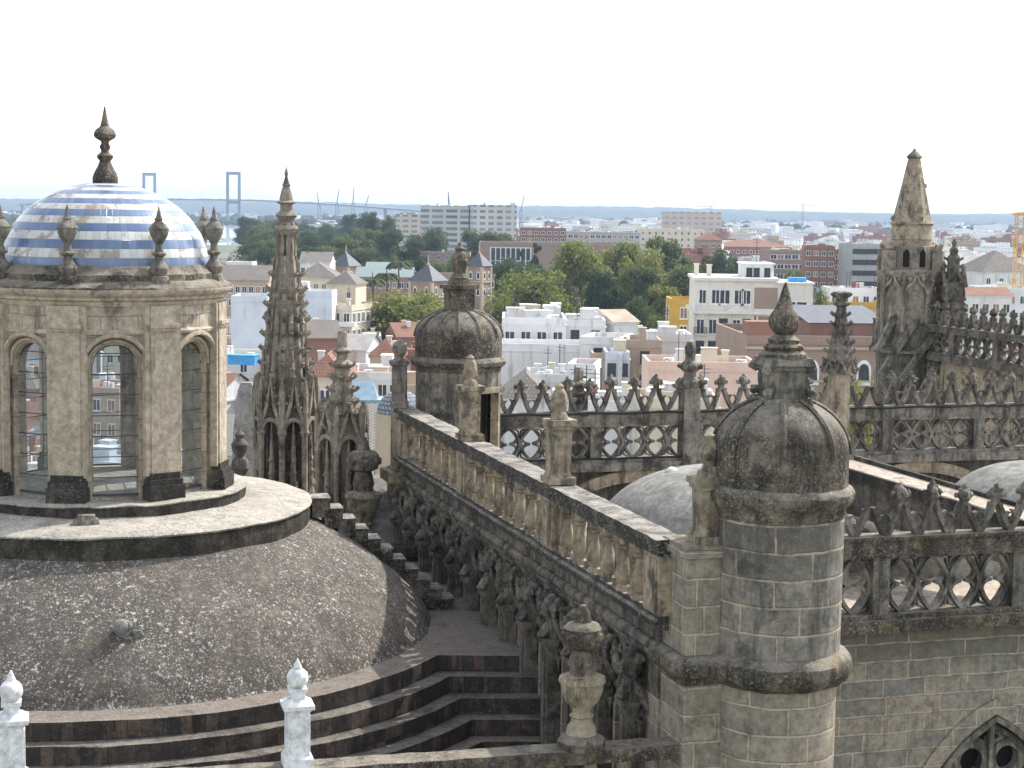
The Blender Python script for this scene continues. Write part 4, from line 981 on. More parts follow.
# small black bird on the ledge, pale obelisk, dark urn and roofs beside the spire
p = L(3.93, 3.55, -7.83)
mb = MB(); bd_ = [(-.17, 0, .10), (-.1, 0, .10), (0, 0, .12), (.08, 0, .145), (.13, 0, .19)]
mb.tube(bd_, [.012, .04, .07, .062, .035], 8); mb.sphere((.155, 0, .215), .042, 10, 8); mb.tube([(.19, 0, .212), (.225, 0, .205)], [.014, .003], 5); mb.tube([(-.1, 0, .1), (-.27, 0, .075)], [.03, .022], 6)
for e in (-1, 1): mb.tube([(.01, e * .025, .07), (.015, e * .025, .0)], .007, 4)
o = tag(part('bird', mb, M['cable']), 'small black bird standing on the ledge of the nearest openwork parapet', 'bird'); o.location = p; o.rotation_euler = (0, 0, ANG + R(8))
Y = 68; p = at(247, 510, Y); S = FPX / Y
t = tag(part('obelisk', MB().lathe([(.62, -2), (.6, 0), (.46, 3.2), (.3, 4.8), (.2, 5.05)], 8, sq=True), M['vault']), 'pale plain stone obelisk half hidden at the left of the tall spire', 'obelisk'); t.location = p
Y = 56; p = at(240, 480, Y)
t = tag(part('stone_urn', MB().lathe([(a * 1.3, b * 1.3) for a, b in [(.2, -1), (.2, 0), (.12, .1), (.24, .3), (.2, .5), (.1, .6), (.2, .75), (.22, .9), (.1, 1.05), (.13, 1.15), (.03, 1.25)]], 12), M['gothic_dark']), 'small dark urn finial at the left foot of the tall spire', 'urn'); t.location = p
# rounded grey buttress roof and parapet behind the dome stair
p = at(385, 520, 50); mb = MB(); mb.lathe([(2.3, -3.5), (2.3, -.6), (1.9, .25), (1.2, .85), (.5, 1.25), (.01, 1.35)], 32); o = tag(part('roof_dome', mb, M['vault']), 'grey rounded buttress roof between candelabra and balustrade end', 'roof'); o.location = p
mb = MB(); p = at(372, 545, 46); mb.box(-.7, 1.6, -.2, .2, -3, -.25); mb.box(-.8, 1.7, -.3, .3, -.25, 0); o = tag(part('dark_parapet', mb, M['blackfoot']), 'low black crusted parapet at the far end of the terrace', 'parapet'); o.location = p
# lower body of the cathedral that carries all these roofs
mb = MB(); mb.box(-30, 26, 21, 46, -37.9, -14); mb.box(-26, .5, 21.2, 32, -14, -13); mb.box(-20, -2.5, 4, 21, -37.9, -12.55)
mb.box(.6, 25, 4.5, 20.9, -37.9, -12.02); 
o = tag(part('cathedral_body', mb, M['ashlar'], None, None, 0), 'lower stone body of the cathedral that the roofs and spires stand on', 'cathedral'); o.location = O; o.rotation_euler = (0, 0, ANG)
# ================================================================ THE CITY BELOW
def farwall(name, c, wc=(.16, .17, .18), bw=3.2, bh=3.1, ms=.95):
    t = NT(name)
    k = t.n('ShaderNodeTexBrick'); k.offset = 0; k.inputs['Scale'].default_value = 1
    k.inputs['Brick Width'].default_value = bw; k.inputs['Row Height'].default_value = bh; k.inputs['Mortar Size'].default_value = ms; k.inputs['Mortar Smooth'].default_value = 0
    k.inputs['Color1'].default_value = (*wc, 1); k.inputs['Color2'].default_value = tuple(x * .6 + y * .4 for x, y in zip(wc, c)) + (1,); k.inputs['Mortar'].default_value = (*c, 1)
    t.l(t.n('ShaderNodeUVMap').outputs[0], k.inputs['Vector'])
    return t.fin(t.mix(t.ramp(t.noise(t.pos, .05, 3), .35, .65, 0, .25), k.outputs[0], tuple(x * .6 for x in c)), .85)
W = dict(
    white=wallpaint('white limewash', (.72, .72, .71), amt=.75), blue=wallpaint('bluish limewash', (.62, .66, .71), amt=.45), cream=wallpaint('cream render', (.66, .60, .47)), ivory=wallpaint('ivory render', (.72, .69, .62), amt=.3),
    ochre=wallpaint('ochre render', (.60, .38, .08), amt=.25), pink=wallpaint('pink render', (.70, .52, .44), amt=.3), tan=wallpaint('tan render', (.46, .36, .27)),
    brick=wallpaint('red brick wall', (.30, .16, .12)), palebrick=wallpaint('pale brick wall', (.34, .25, .20)), grey=wallpaint('grey render', (.42, .42, .41)), stone=wallpaint('sandy stone wall', (.50, .42, .31)))
RF = dict(red=tiles('terracotta roof tiles', (.33, .15, .09), (.26, .115, .075), .35, .5), grey=tiles('grey weathered roof tiles', (.25, .22, .19), (.18, .165, .15), .4, .5), slate=plain('slate roof', (.10, .105, .118), .6, .2),
          terr=plain('terracotta terrace', (.34, .16, .105), .9, .25, scl=.4), whit=plain('white terrace', (.62, .61, .58), .85, .15, scl=.4), gry=plain('grey terrace', (.33, .32, .30), .9, .2, scl=.4), green=plain('pale green zinc roof', (.20, .25, .24), .6, .12),
          tan=plain('tan gravel terrace', (.40, .33, .25), .9, .2, scl=.4))
def lattice_mat():
    t = NT('diamond patterned roof tiles'); uv = t.n('ShaderNodeUVMap').outputs[0]
    mp = t.n('ShaderNodeMapping'); mp.inputs['Rotation'].default_value = (0, 0, R(45)); t.l(uv, mp.inputs['Vector'])
    k = t.n('ShaderNodeTexBrick'); k.offset = 0; k.inputs['Scale'].default_value = 1; k.inputs['Brick Width'].default_value = .36; k.inputs['Row Height'].default_value = .36; k.inputs['Mortar Size'].default_value = .07
    k.inputs['Color1'].default_value = (.10, .095, .09, 1); k.inputs['Color2'].default_value = (.15, .14, .13, 1); k.inputs['Mortar'].default_value = (.21, .20, .18, 1); t.l(mp.outputs[0], k.inputs['Vector'])
    return t.fin(k.outputs[0], .8)
RF['lattice'] = lattice_mat()
M['pane'] = plain('dark window pane', (.05, .06, .07), .2, .2); M['wframe'] = plain('white window frame', (.7, .7, .68)); M['shutter'] = plain('closed brown shutter', (.30, .18, .11)); M['iron'] = plain('balcony iron', (.06, .06, .07))
M['metal'] = plain('pale metal', (.55, .57, .58), .5); M['bluetarp'] = plain('blue tarpaulin', (.06, .30, .62), .6); M['awning'] = plain('striped yellow awning', (.62, .40, .16), .8); M['skylight'] = plain('blue glass skylight', (.19, .27, .33), .3)
def win_mesh(frame, pane):
    m = MB(); m.ribbon([(-.5, 0), (.5, 0), (.5, 1), (-.5, 1)], .14, -.08, .02, 0, None, True); m.box(-.5, .5, -.03, .02, 0, 1, 1); m.box(-.04, .04, -.06, 0, 0, 1, 0); m.box(-.6, .6, -.16, 0, -.08, -.0, 0)
    return m.mesh('window', [frame, pane], 0)
WIN = dict(w=win_mesh(M['wframe'], M['pane']), s=win_mesh(M['wframe'], M['shutter']), d=win_mesh(M['iron'], M['pane']))
def arch_win():
    m = MB(); a = [(-.5, 0), (.5, 0), (.5, .62)] + [(.5 * math.cos(math.pi * i / 8), .62 + .38 * math.sin(math.pi * i / 8)) for i in range(1, 8)] + [(-.5, .62)]
    m.prism(a, -.03, .05, 1, axis='y'); m.ribbon(a, .18, -.1, .05, 0, None, True); return m.mesh('window', [M['wframe'], M['pane']], 0)
WIN['a'] = arch_win()
_ac = MB(); _ac.box(-.5, .5, -.25, .25, 0, .8); _ac.ribbon([(.28 * math.cos(i * .52) - .1, .4 + .28 * math.sin(i * .52)) for i in range(12)], .05, -.28, -.25, 1, None, True); AC = _ac.mesh('air_conditioner', [M['wframe'], M['iron']])
_tk = MB(); _tk.lathe([(.5, 0), (.5, 1.0), (.42, 1.12), (.1, 1.2)], 12); TANK = _tk.mesh('water_tank', [M['wframe']])
_an = MB(); _an.box(-.04, .04, -.04, .04, 0, 4); _an.box(-.7, .7, -.02, .02, 3.5, 3.56); _an.box(-.5, .5, -.02, .02, 3.1, 3.16); ANT = _an.mesh('antenna', [M['iron']], 0)
_ch = MB(); _ch.box(-.35, .35, -.35, .35, 0, 1.6); _ch.box(-.45, .45, -.45, .45, 1.6, 1.8); CHM = {k: _ch.mesh('chimney', [W[k]]) for k in ('white', 'brick', 'cream')}
_bk = MB(); _bk.box(-1, 1, -.8, 0, -.15, 0)
for i in range(13): _bk.box(-1 + i * .165, -.98 + i * .165, -.8, -.78, 0, .95, 1)
_bk.box(-1, 1, -.82, -.77, .93, 1.0, 1); _bk.box(-1, -.97, -.8, 0, .0, .98, 1); _bk.box(.97, 1, -.8, 0, 0, .98, 1)
BALC = _bk.mesh('balcony', [W['ivory'], M['iron']], 0)

def house(label, cat, x, y, rz, w, d, h, wall='white', roof='flat', rmat='terr', rows=3, cols=0, fl=3.1, wsz=(1.1, 1.5), wk='w', sides='f', clutter=0, seed=0, group=None, rh=None, base=GZ, over=.4, name='house', top_gap=.9, wallmat=None):
    """a building: origin at the middle of its base, front towards -y"""
    t = thing(name, label, cat, (x, y, base), rz, group); r_ = random.Random(seed * 7 + int(w * 13 + h * 5))
    wm = wallmat or W[wall]
    mb = MB()
    if roof == 'flat':
        mb.box(-w / 2, w / 2, -d / 2, d / 2, 0, h - .9)
        for a in ((-w / 2, w / 2, -d / 2, -d / 2 + .3), (-w / 2, w / 2, d / 2 - .3, d / 2), (-w / 2, -w / 2 + .3, -d / 2 + .3, d / 2 - .3), (w / 2 - .3, w / 2, -d / 2 + .3, d / 2 - .3)):
            mb.box(*a, h - .9, h)
        mb.box(-w / 2 - .12, w / 2 + .12, -d / 2 - .12, -d / 2, h - 1.05, h - .9); mb.box(w / 2, w / 2 + .12, -d / 2, d / 2, h - 1.05, h - .9)
        part('wall', mb, wm, t, smooth=0)
        mb = MB(); mb.box(-w / 2 + .3, w / 2 - .3, -d / 2 + .3, d / 2 - .3, h - .898, h - .86); part('roof', mb, RF[rmat], t, smooth=0)
    else:
        mb.box(-w / 2, w / 2, -d / 2, d / 2, 0, h); rh = rh or min(w, d) * .28
        mb.box(-w / 2 - .2, w / 2 + .2, -d / 2 - .2, d / 2 + .2, h - .3, h - .02)
        a, b = w / 2 + over, d / 2 + over; m2 = MB()
        if roof == 'hip':
            k = max(0, a - b) ; k2 = max(0, b - a)
            vs = [(-a, -b, h), (a, -b, h), (a, b, h), (-a, b, h), (-k, -k2, h + rh), (k, -k2, h + rh), (k, k2, h + rh), (-k, k2, h + rh)]
            if k2 == 0: fs = [(0, 1, 5, 4), (2, 3, 4, 5), (1, 2, 5), (3, 0, 4)]
            elif k == 0: fs = [(1, 2, 7, 4), (3, 0, 4, 7), (0, 1, 4), (2, 3, 7)]
            if k == 0 and k2 == 0: fs = [(0, 1, 4), (1, 2, 4), (2, 3, 4), (3, 0, 4)]
        else:   # gable, ridge along x
            mb.add([(-w / 2, -d / 2, h), (-w / 2, d / 2, h), (-w / 2, 0, h + rh * .97), (w / 2, -d / 2, h), (w / 2, d / 2, h), (w / 2, 0, h + rh * .97)], [(0, 1, 2), (4, 3, 5)])
            vs = [(-a, -b, h), (a, -b, h), (a, b, h), (-a, b, h), (-a, 0, h + rh), (a, 0, h + rh)]; fs = [(0, 1, 5, 4), (2, 3, 4, 5)]
        part('wall', mb, wm, t, smooth=0)
        sl = math.hypot(rh, b); uvs = []
        for f in fs:
            P_ = [Vector(vs[i]) for i in f]; nr = (P_[1] - P_[0]).cross(P_[2] - P_[1]).normalized(); hx = Vector((-nr.y, nr.x, 0)).normalized(); up = nr.cross(hx)
            uvs.append([(p_.dot(hx), p_.dot(up)) for p_ in P_])
        m2.add(vs, fs, 0, uvs); part('roof', m2, RF[rmat], t, smooth=0)
    def row(face, n, wd):
        for r in range(rows):
            z = h - top_gap - wsz[1] - .6 - r * fl
            if z < 1: break
            for c in range(n):
                u = -wd / 2 + wd * (c + .5) / n
                me = WIN[wk if r_.random() < .8 or wk in 'ad' else 's']
                if face == 'f': o = inst(me, 'window', t, (u, -d / 2, z), 0)
                elif face == 'r': o = inst(me, 'window', t, (w / 2, u, z), math.pi / 2)
                else: o = inst(me, 'window', t, (-w / 2, u, z), -math.pi / 2)
                o.scale = (wsz[0], 1, wsz[1])
    if cols:
        if 'f' in sides: row('f', cols, w)
        if 'r' in sides: row('r', max(1, round(cols * d / w)), d)
        if 'l' in sides: row('l', max(1, round(cols * d / w)), d)
    zr = h - .86 if roof == 'flat' else h
    for i in range(clutter):
        ux, uy = r_.uniform(-w / 2 + 1, w / 2 - 1), r_.uniform(-d / 2 + 1, d / 2 - 1); k = r_.random()
        if roof != 'flat':
            inst(CHM[r_.choice(['white', 'brick', 'cream'])], 'chimney', t, (ux, uy * .5, h + (rh or 1) * .35), 0); continue
        if k < .3:
            mb = MB(); a, b, c = r_.uniform(.4, 1.3), r_.uniform(.4, 1.3), r_.uniform(.9, 2.3); mb.box(ux - a, ux + a, uy - b, uy + b, zr, zr + c); mb.box(ux - a - .1, ux + a + .1, uy - b - .1, uy + b + .1, zr + c, zr + c + .15); part('roof_room', mb, W[r_.choice(['white', 'cream', 'white', wall])], t, smooth=0)
        elif k < .55: inst(AC, 'air_conditioner', t, (ux, uy, zr), r_.uniform(-.6, .6), (1.1, 1.1, 1.2))
        elif k < .7: inst(TANK, 'water_tank', t, (ux, uy, zr), 0)
        elif k < .85: inst(CHM[r_.choice(['white', 'cream', 'brick'])], 'chimney', t, (ux, uy, zr), 0)
        else: inst(ANT, 'antenna', t, (ux, uy, zr), r_.uniform(0, 3))
    return t
def hp(label, px0, px1, ytop, D, dep, rz=0., cat='house', hip_rh=None, **kw):
    """house whose front spans px0..px1 at distance D with its eaves or parapet at ytop"""
    a = at(px0, ytop, D); b = at(px1, ytop, D); w_ = b.x - a.x; c_ = (a + b) / 2
    return house(label, cat, c_.x, D + dep / 2, R(rz), w_, dep, c_.z - GZ, rh=hip_rh, **kw)
KEYS = []
def key(px0, px1, ybot, D): KEYS.append((px0, px1, ybot, D))

# ---- ground, streets, river, hills
gm = NT('city ground'); gcol = gm.mix(gm.ramp(gm.noise(gm.pos, .01, 5), .4, .6), (.16, .15, .12), (.11, .125, .075)); gm.fin(gcol, .95)
mb = MB(); mb.box(-9000, 9000, -150, 14000, GZ - .5, GZ); structure('ground', mb, gm.m, 0)
t_ = NT('river water'); t_.b.inputs['Roughness'].default_value = .12; t_.fin((.20, .24, .25), .12)
mb = MB(); zr = GZ + .02
cl = [(-330, 1750, 60), (-395, 2100, 75), (-470, 2550, 95), (-640, 3200, 140), (-900, 4100, 190), (-1400, 5400, 240), (-2200, 7000, 300)]
vs = []
for x_, y_, w_ in cl: vs += [(x_ - w_, y_, zr), (x_ + w_, y_, zr)]
mb.add(vs, [(2 * i, 2 * i + 1, 2 * i + 3, 2 * i + 2) for i in range(len(cl) - 1)]); structure('river', mb, t_.m, 0)
mb = MB()
for (y_, w_, x0_, x1_) in ((135, 5, -120, 120), (300, 4.5, -200, 200), (560, 6, -400, 400)): mb.box(x0_, x1_, y_ - w_, y_ + w_, GZ, GZ + .06)
mb.box(55, 62, 60, 900, GZ, GZ + .066); mb.box(-64, -58, 60, 900, GZ, GZ + .066); structure('road', mb, plain('asphalt', (.055, .055, .055), .9), 0)
rr = random.Random(11); mb = MB(); n = 420; vs = []
def ridge(x_, k): 
    return 13 + 5 * math.sin(x_ * .0011 + k) + 4 * math.sin(x_ * .0031 + 2 * k) + rr.uniform(-2.5, 2.5)
for k, (yy, zz) in enumerate(((6000, -38), (6500, -6), (7000, 4), (7700, 13), (9500, -38))):
    for i in range(n + 1):
        x_ = -4200 + 8400 * i / n; z_ = GZ if zz == -38 else zz + ridge(x_, k) * (1.2 if k == 3 else .8) - 6
        vs.append((x_, yy + rr.uniform(-100, 100) * (zz != -38), z_))
fs = [(k * (n + 1) + i, k * (n + 1) + i + 1, (k + 1) * (n + 1) + i + 1, (k + 1) * (n + 1) + i) for k in range(4) for i in range(n)]
hm = NT('wooded hills'); mb.add(vs, fs); structure('hills', mb, hm.fin(hm.mix(hm.ramp(hm.noise(hm.pos, .006, 6), .4, .6), (.022, .034, .022), (.05, .06, .045)), 1), 60)

# ---- trees
def leafmat(name, a, b):
    t = NT(name); col = t.mix(t.ramp(t.noise(t.pos, .22, 3), .36, .64), a, b)
    oi = t.n('ShaderNodeObjectInfo'); col = t.mix(t.mul(oi.outputs['Random'], .35), col, tuple(x * 1.25 for x in b))
    col = t.mix(t.ramp(t.noise(t.pos, 1.6, 2), .35, .7, 0, .4), col, tuple(x * .55 for x in a)); t.fin(col, .75)
    tr = t.n('ShaderNodeBsdfTranslucent'); t.l(col, tr.inputs[0]); m = t.n('ShaderNodeMixShader'); m.inputs[0].default_value = .58
    t.l(t.b.outputs[0], m.inputs[1]); t.l(tr.outputs[0], m.inputs[2]); t.l(m.outputs[0], t.out.inputs[0]); return t.m
LEAF = dict(light=leafmat('yellow green leaves', (.15, .185, .045), (.25, .262, .08)), mid=leafmat('green leaves', (.09, .13, .036), (.155, .185, .06)), dark=leafmat('dark green leaves', (.05, .082, .034), (.09, .12, .048)), olive=leafmat('olive leaves', (.11, .14, .058), (.165, .19, .085)))
M['bark'] = plain('bark', (.12, .09, .065), .95)
def crown_mesh(seed, w=14., h=20., nc=50, nl=210, zb=.22, shape='round', leaf=.31):
    g = np.random.default_rng(seed); V = []
    cs = []
    while len(cs) < nc:
        u = g.uniform(-1, 1, 3); r = np.linalg.norm(u)
        if r > 1 or r < .35: continue
        z = zb + (1 - zb) * (u[2] * .5 + .5)
        k = 1.0
        if shape == 'tall': k = .75 + .25 * math.sin(3 * z + seed)
        if shape == 'cone': k = max(.12, 1.15 * (1 - z))
        cs.append((u[0] * w * .40 * k, u[1] * w * .40 * k, z * h * .93, (w * .155 if shape != 'cone' else w * .11) * g.uniform(.7, 1.25)))
    # bigger lumps jut out so that the outline is uneven
    for i in range(7):
        a = g.uniform(0, 6.28); z = g.uniform(.5, .95); cs.append((math.cos(a) * w * .40 * (1.25 - z * .7), math.sin(a) * w * .40 * (1.25 - z * .7), z * h, w * .12))
    P = []
    for (cx, cy, cz, cr) in cs:
        d = g.normal(size=(nl, 3)); d /= np.linalg.norm(d, axis=1)[:, None]
        rad = cr * g.uniform(.45, 1.12, nl)[:, None]
        p = d * rad * np.array([1.1, 1.1, .8]) + np.array([cx, cy, cz])
        nr = d + g.normal(size=(nl, 3)) * .55; nr /= np.linalg.norm(nr, axis=1)[:, None]
        t1 = np.cross(nr, g.normal(size=(nl, 3))); t1 /= np.linalg.norm(t1, axis=1)[:, None]; t2 = np.cross(nr, t1)
        s1 = leaf * g.uniform(.6, 1.3, nl)[:, None]; s2 = s1 * .62
        P.append(np.stack([p - t1 * s1, p - t2 * s2, p + t1 * s1, p + t2 * s2], 1))
    P = np.concatenate(P).reshape(-1, 3); n = len(P) // 4
    me = bpy.data.meshes.new('crown'); me.vertices.add(len(P)); me.vertices.foreach_set('co', P.ravel().astype(np.float32))
    me.loops.add(n * 4); me.loops.foreach_set('vertex_index', np.arange(n * 4, dtype=np.int32)); me.polygons.add(n); me.polygons.foreach_set('loop_start', np.arange(0, n * 4, 4, dtype=np.int32))
    me.update(calc_edges=True); me.validate(); return me
CR = {}
for kind in LEAF:
    for sh, q in (('round', 3), ('tall', 2), ('cone', 1)):
        if sh == 'cone' and kind != 'dark': continue
        for i in range(q):
            base = ('round', 'tall', 'cone').index(sh) * 10 + i
            if (base,) not in CR: CR[(base,)] = crown_mesh(base + 3, shape=sh, w=14 if sh == 'round' else (11 if sh == 'tall' else 7))
            me = CR[(base,)].copy(); me.materials.append(LEAF[kind]); CR[(kind, sh, i)] = me
def trunk_mesh():
    m = MB(); m.tube([(0, 0, 0), (.1, .05, 3), (.0, .1, 7), (.2, 0, 13)], [.5, .38, .3, .1], 8)
    for i in range(6):
        a = i * 1.05; m.tube([(0, .1, 5 + i * .9), (1.6 * math.cos(a), 1.6 * math.sin(a), 8 + i * .9), (3.6 * math.cos(a), 3.6 * math.sin(a), 11 + i)], [.2, .14, .04], 6)
    return m.mesh('trunk', [M['bark']])
TRUNK = trunk_mesh(); trc = [0]
def tree(label, px, ytop, wpx, D, kind='mid', sh='round', group=None, base=GZ, name='tree', maxh=None):
    p = at(px, ytop, D); h = p.z - base; wd = wpx * D / FPX; trc[0] += 1; r_ = random.Random(trc[0])
    t = thing(name, label, 'tree', (p.x, D, base), r_.uniform(0, 6.28), group)
    nw = {'round': 14, 'tall': 11, 'cone': 7}[sh]; q = {'round': 3, 'tall': 2, 'cone': 1}[sh]
    sx, sz = wd / nw, h / 20.
    # the crown keeps leaf size by not stretching more than needed
    c = inst(CR[(kind, sh, r_.randrange(q))], 'crown', t, (0, 0, 0)); c.scale = (sx, sx, sz)
    k = inst(TRUNK, 'trunk', t, (0, 0, 0)); k.scale = (sz, sz, sz); return t
T = tree
T('big round yellow green tree standing left of the far turret', 408, 283, 112, 335, 'light'); key(365, 452, 336, 330)
T('round yellow green tree right of the far turret finial', 528, 262, 96, 395, 'light'); 
T('low yellow green tree at the right foot of the palace tower', 498, 290, 42, 380, 'light')
T('dark broad tree before the brick building with the window grid', 512, 254, 62, 570, 'dark', group='dark trees before the brick building'); T('dark broad tree before the brick building with the window grid', 540, 262, 40, 590, 'dark', group='dark trees before the brick building')
T('narrow dark cypress before the right end of the brick building, the wider one', 536, 240, 16, 600, 'dark', 'cone'); T('narrow dark cypress before the white window grid, the slimmer one', 522, 246, 8, 610, 'dark', 'cone')
T('tall light topped plane tree at the left of the central grove', 582, 237, 70, 440, 'light'); T('tall dark tree in the front left of the central grove', 602, 266, 50, 425, 'dark', 'tall')
T('tall yellow green plane tree rising in the middle of the central grove', 622, 239, 70, 470, 'light'); T('tall olive green tree in the front middle of the central grove', 648, 262, 54, 430, 'olive', 'tall')
T('tallest pale green tree at the back of the central grove', 668, 233, 60, 480, 'olive', 'tall'); T('light green tree leaning over the right of the central grove', 642, 243, 60, 450, 'light')
T('dark round tree low in front of the central grove', 634, 292, 50, 385, 'dark'); T('small fresh green tree low in front of the grove near the white rooftops', 657, 308, 34, 355, 'mid')
T('green tree behind the yellow house', 686, 262, 50, 430, 'olive'); T('green tree filling the grove left of the white apartment building', 668, 282, 52, 400, 'light', 'tall')
T('dark tree rising behind the white apartment building, the broader one', 716, 244, 48, 530, 'dark'); T('dark tree rising behind the white apartment building, the lower right one', 738, 254, 30, 540, 'dark'); T('dark green tree between grove and white apartment building', 692, 258, 36, 500, 'dark')
T('bushy green tree behind the right wing of the white apartment building', 817, 284, 32, 320, 'mid'); T('green tree below the brick apartment blocks', 792, 262, 26, 420, 'mid')
T('yellow green street tree before the yellow terrace right of the leafy pinnacle', 858, 300, 40, 285, 'light'); T('bright yellow green tree seen just above the middle parapet', 862, 368, 36, 140, 'light', base=GZ); 
T('olive tree before the yellow terrace left of the leafy pinnacle', 836, 306, 30, 290, 'light')
key(700, 800, 250, 530)
rr = random.Random(21)
for i in range(64):
    D = rr.choice([640, 700, 760, 840, 930, 1050, 1180, 1300]); px = rr.uniform(246, 505) if D > 700 else rr.uniform(240, 420)
    yt = {640: 243, 700: 236, 760: 228, 840: 222, 930: 218, 1050: 217, 1180: 213, 1300: 212}[D] + rr.uniform(-3, 5) + (6 if px < 330 and D > 800 else 0)
    if 425 < px < 505: yt = max(yt, 222)
    T('tall dark tree of the hazy riverside park between spire and grey apartment slab', px, yt, rr.uniform(24, 40) * 800 / D + 6, D, rr.choice(['dark', 'dark', 'mid', 'olive']), rr.choice(['round', 'round', 'tall']), 'dark trees of the riverside park')
for i in range(26):
    D = rr.choice([900, 1100, 1400]); px = rr.uniform(-30, 60); T('dark tree of the far wood at the left edge behind the striped dome', px, rr.uniform(216, 232), 30, D, rr.choice(['dark', 'mid']), 'round', 'far wood at the left edge')
T('tallest dark poplar like tree above the riverside park', 372, 213, 22, 900, 'dark', 'tall'); T('second tallest dark tree of the riverside park beside the tallest', 388, 214, 18, 910, 'mid', 'tall')
for i in range(22):
    px = 205 + 6.5 * i + rr.uniform(-3, 3); T('low green bushy tree in the row before the old roofs left of the palace', px, rr.uniform(252, 262), rr.uniform(14, 24), 560 + rr.uniform(-20, 30), rr.choice(['mid', 'light', 'olive']), 'round', 'row of low trees before the old roofs')
for i in range(12):
    px = 375 + 9 * i + rr.uniform(-3, 3); T('low dark tree around the green palace roofs', px, rr.uniform(252, 262), rr.uniform(14, 24), 600 + rr.uniform(-20, 30), rr.choice(['mid', 'dark']), 'round', 'low trees around the palace')
_pf = MB()
for i in range(15):
    a = i * .42; L_ = 2.6; pts = [(L_ * t_ * math.cos(a), L_ * t_ * math.sin(a), .9 * math.sin(t_ * 2.6) * (1 if i % 2 else .5) - .9 * t_ * t_) for t_ in (0, .3, .6, .85, 1)]
    _pf.ribbon([(math.hypot(p_[0], p_[1]), p_[2]) for p_ in pts], [.1, .3, .3, .2, .04], -.35, .35, 0, Matrix.Rotation(a, 4, 'Z'))
PALM = _pf.mesh('crown', [LEAF['olive']]); PTR = MB().tube([(0, 0, 0), (.1, 0, .5), (0, 0, 1)], [1, .8, .7], 7).mesh('trunk', [M['bark']])
def palm(label, px, ytop, D):
    p = at(px, ytop, D); h = p.z - GZ - 1; t = thing('palm_tree', label, 'palm', (p.x, D, GZ), px)
    c = inst(PALM, 'crown', t, (0, 0, h)); c.scale = (1.3,) * 3; k = inst(PTR, 'trunk', t, (0, 0, 0)); k.scale = (.3, .3, h)
palm('tallest palm tree beside the green palace roofs', 399, 262, 440); palm('shorter palm tree left of the tallest palm', 387, 273, 435); palm('bushy palm tree above the cream house with the awning', 373, 279, 400); palm('far palm tree above the dark park trees', 398, 246, 600)

_hb = MB(); _hb.prism([(-5, -1.3), (3, -1.3), (6, 0), (3, 1.3), (-5, 1.3)], 0, 1.3, 0); HULL = _hb.mesh('hull', [W['white']], 0); CABIN = MB().box(-3, 1.5, -.9, .9, 1.302, 2.4).mesh('cabin', [W['white']], 0); MAST = MB().tube([(0, 0, 1.3), (0, 0, 15)], .16, 5).mesh('mast', [M['metal']])
for i in range(12):
    D = 1790 + 28 * i; px = rr.uniform(206, 238); p = at(px, 250, D); t = thing('sailing_boat', 'white moored sailing boat on the pale river left of the park', 'boat', (p.x, D, GZ + .1), rr.uniform(-.4, .4), 'boats moored on the river')
    inst(HULL, 'hull', t, (0, 0, 0)); inst(CABIN, 'cabin', t, (0, 0, 0)); inst(MAST, 'mast', t, (0, 0, 0))

# ---- landmark buildings
# white apartment building
D = 255; a = at(695, 279, D); b = at(777, 279, D)
ap = thing('apartment_building', 'large ivory apartment building with balconies and brick coloured panels behind the near turret finial', 'building', ((a.x + b.x) / 2, D, GZ), R(-3))
w_ = (b.x - a.x); h = a.z - GZ; d_ = 16
mb = MB(); mb.box(-w_ / 2, w_ / 2, 0, d_, 0, h); mb.box(-w_ / 2 - .3, w_ / 2 + .3, -.5, d_ + .3, h - .2, h + .25)
mb.box(-w_ / 2 - .5, w_ / 2 + .4, -.8, d_, h - 5.0, h - 4.6); mb.box(-w_ / 2, w_ / 2, -.15, 0, h - 8.6, h - 8.35); part('wall', mb, W['ivory'], ap, smooth=0)
mb = MB(); mb.add([(-w_ * .12, -.7, h - 4.6), (w_ * .16, -.7, h - 4.6), (w_ * .02, -.7, h - 3.6), (-w_ * .12, .0, h - 4.6), (w_ * .16, .0, h - 4.6), (w_ * .02, 0, h - 3.6)], [(0, 1, 2), (0, 2, 5, 3), (1, 4, 5, 2)]); part('gable', mb, W['ivory'], ap, smooth=0)
mb = MB(); mb.box(w_ * .1, w_ * .48, 3, 12, h + .25, h + 2.1); mb.box(w_ * .08, w_ * .5, 2.8, 12.2, h + 2.1, h + 2.3); part('penthouse', mb, W['white'], ap, smooth=0)
for u in (.18, .27, .4): inst(WIN['d'], 'window', ap, (w_ * u, 3.0, h + .4)).scale = (.8, 1, 1.2)
for u, ww in ((-.4, 1.0), (-.24, 1.2), (-.13, 1.5), (.04, 1.3), (.13, 1.3)): inst(WIN['w'], 'window', ap, (w_ * u, 0, h - 3.6)).scale = (ww, 1, 2.1)
for r in range(5):
    z = h - 8.0 - r * 3.3
    for u in (-.42, -.27, -.14, .02, .14): 
        inst(WIN['d' if (r + int(u * 10)) % 2 else 'w'], 'window', ap, (w_ * u, 0, z)).scale = (1.1, 1, 2.2)
        if u in (-.42, -.14, .02) and r < 4: o = inst(BALC, 'balcony', ap, (w_ * u, 0, z)); o.scale = (.9, 1.1, 1.0)
for (u, z, hh) in ((.37, h - 4.2, 3.1), (.37, h - 8.2, 2.9), (.37, h - 11.6, 2.4)):
    mb = MB(); mb.box(w_ * u - 1.7, w_ * u + 1.7, -.04, .02, z, z + hh); part('panel', mb, W['palebrick'], ap, smooth=0)
mb = MB()
for u in (-.5, -.335, -.21, -.06, .08, .22, .27): mb.box(w_ * u - .12, w_ * u + .12, -.3, 0, h - 20, h - 4.9)
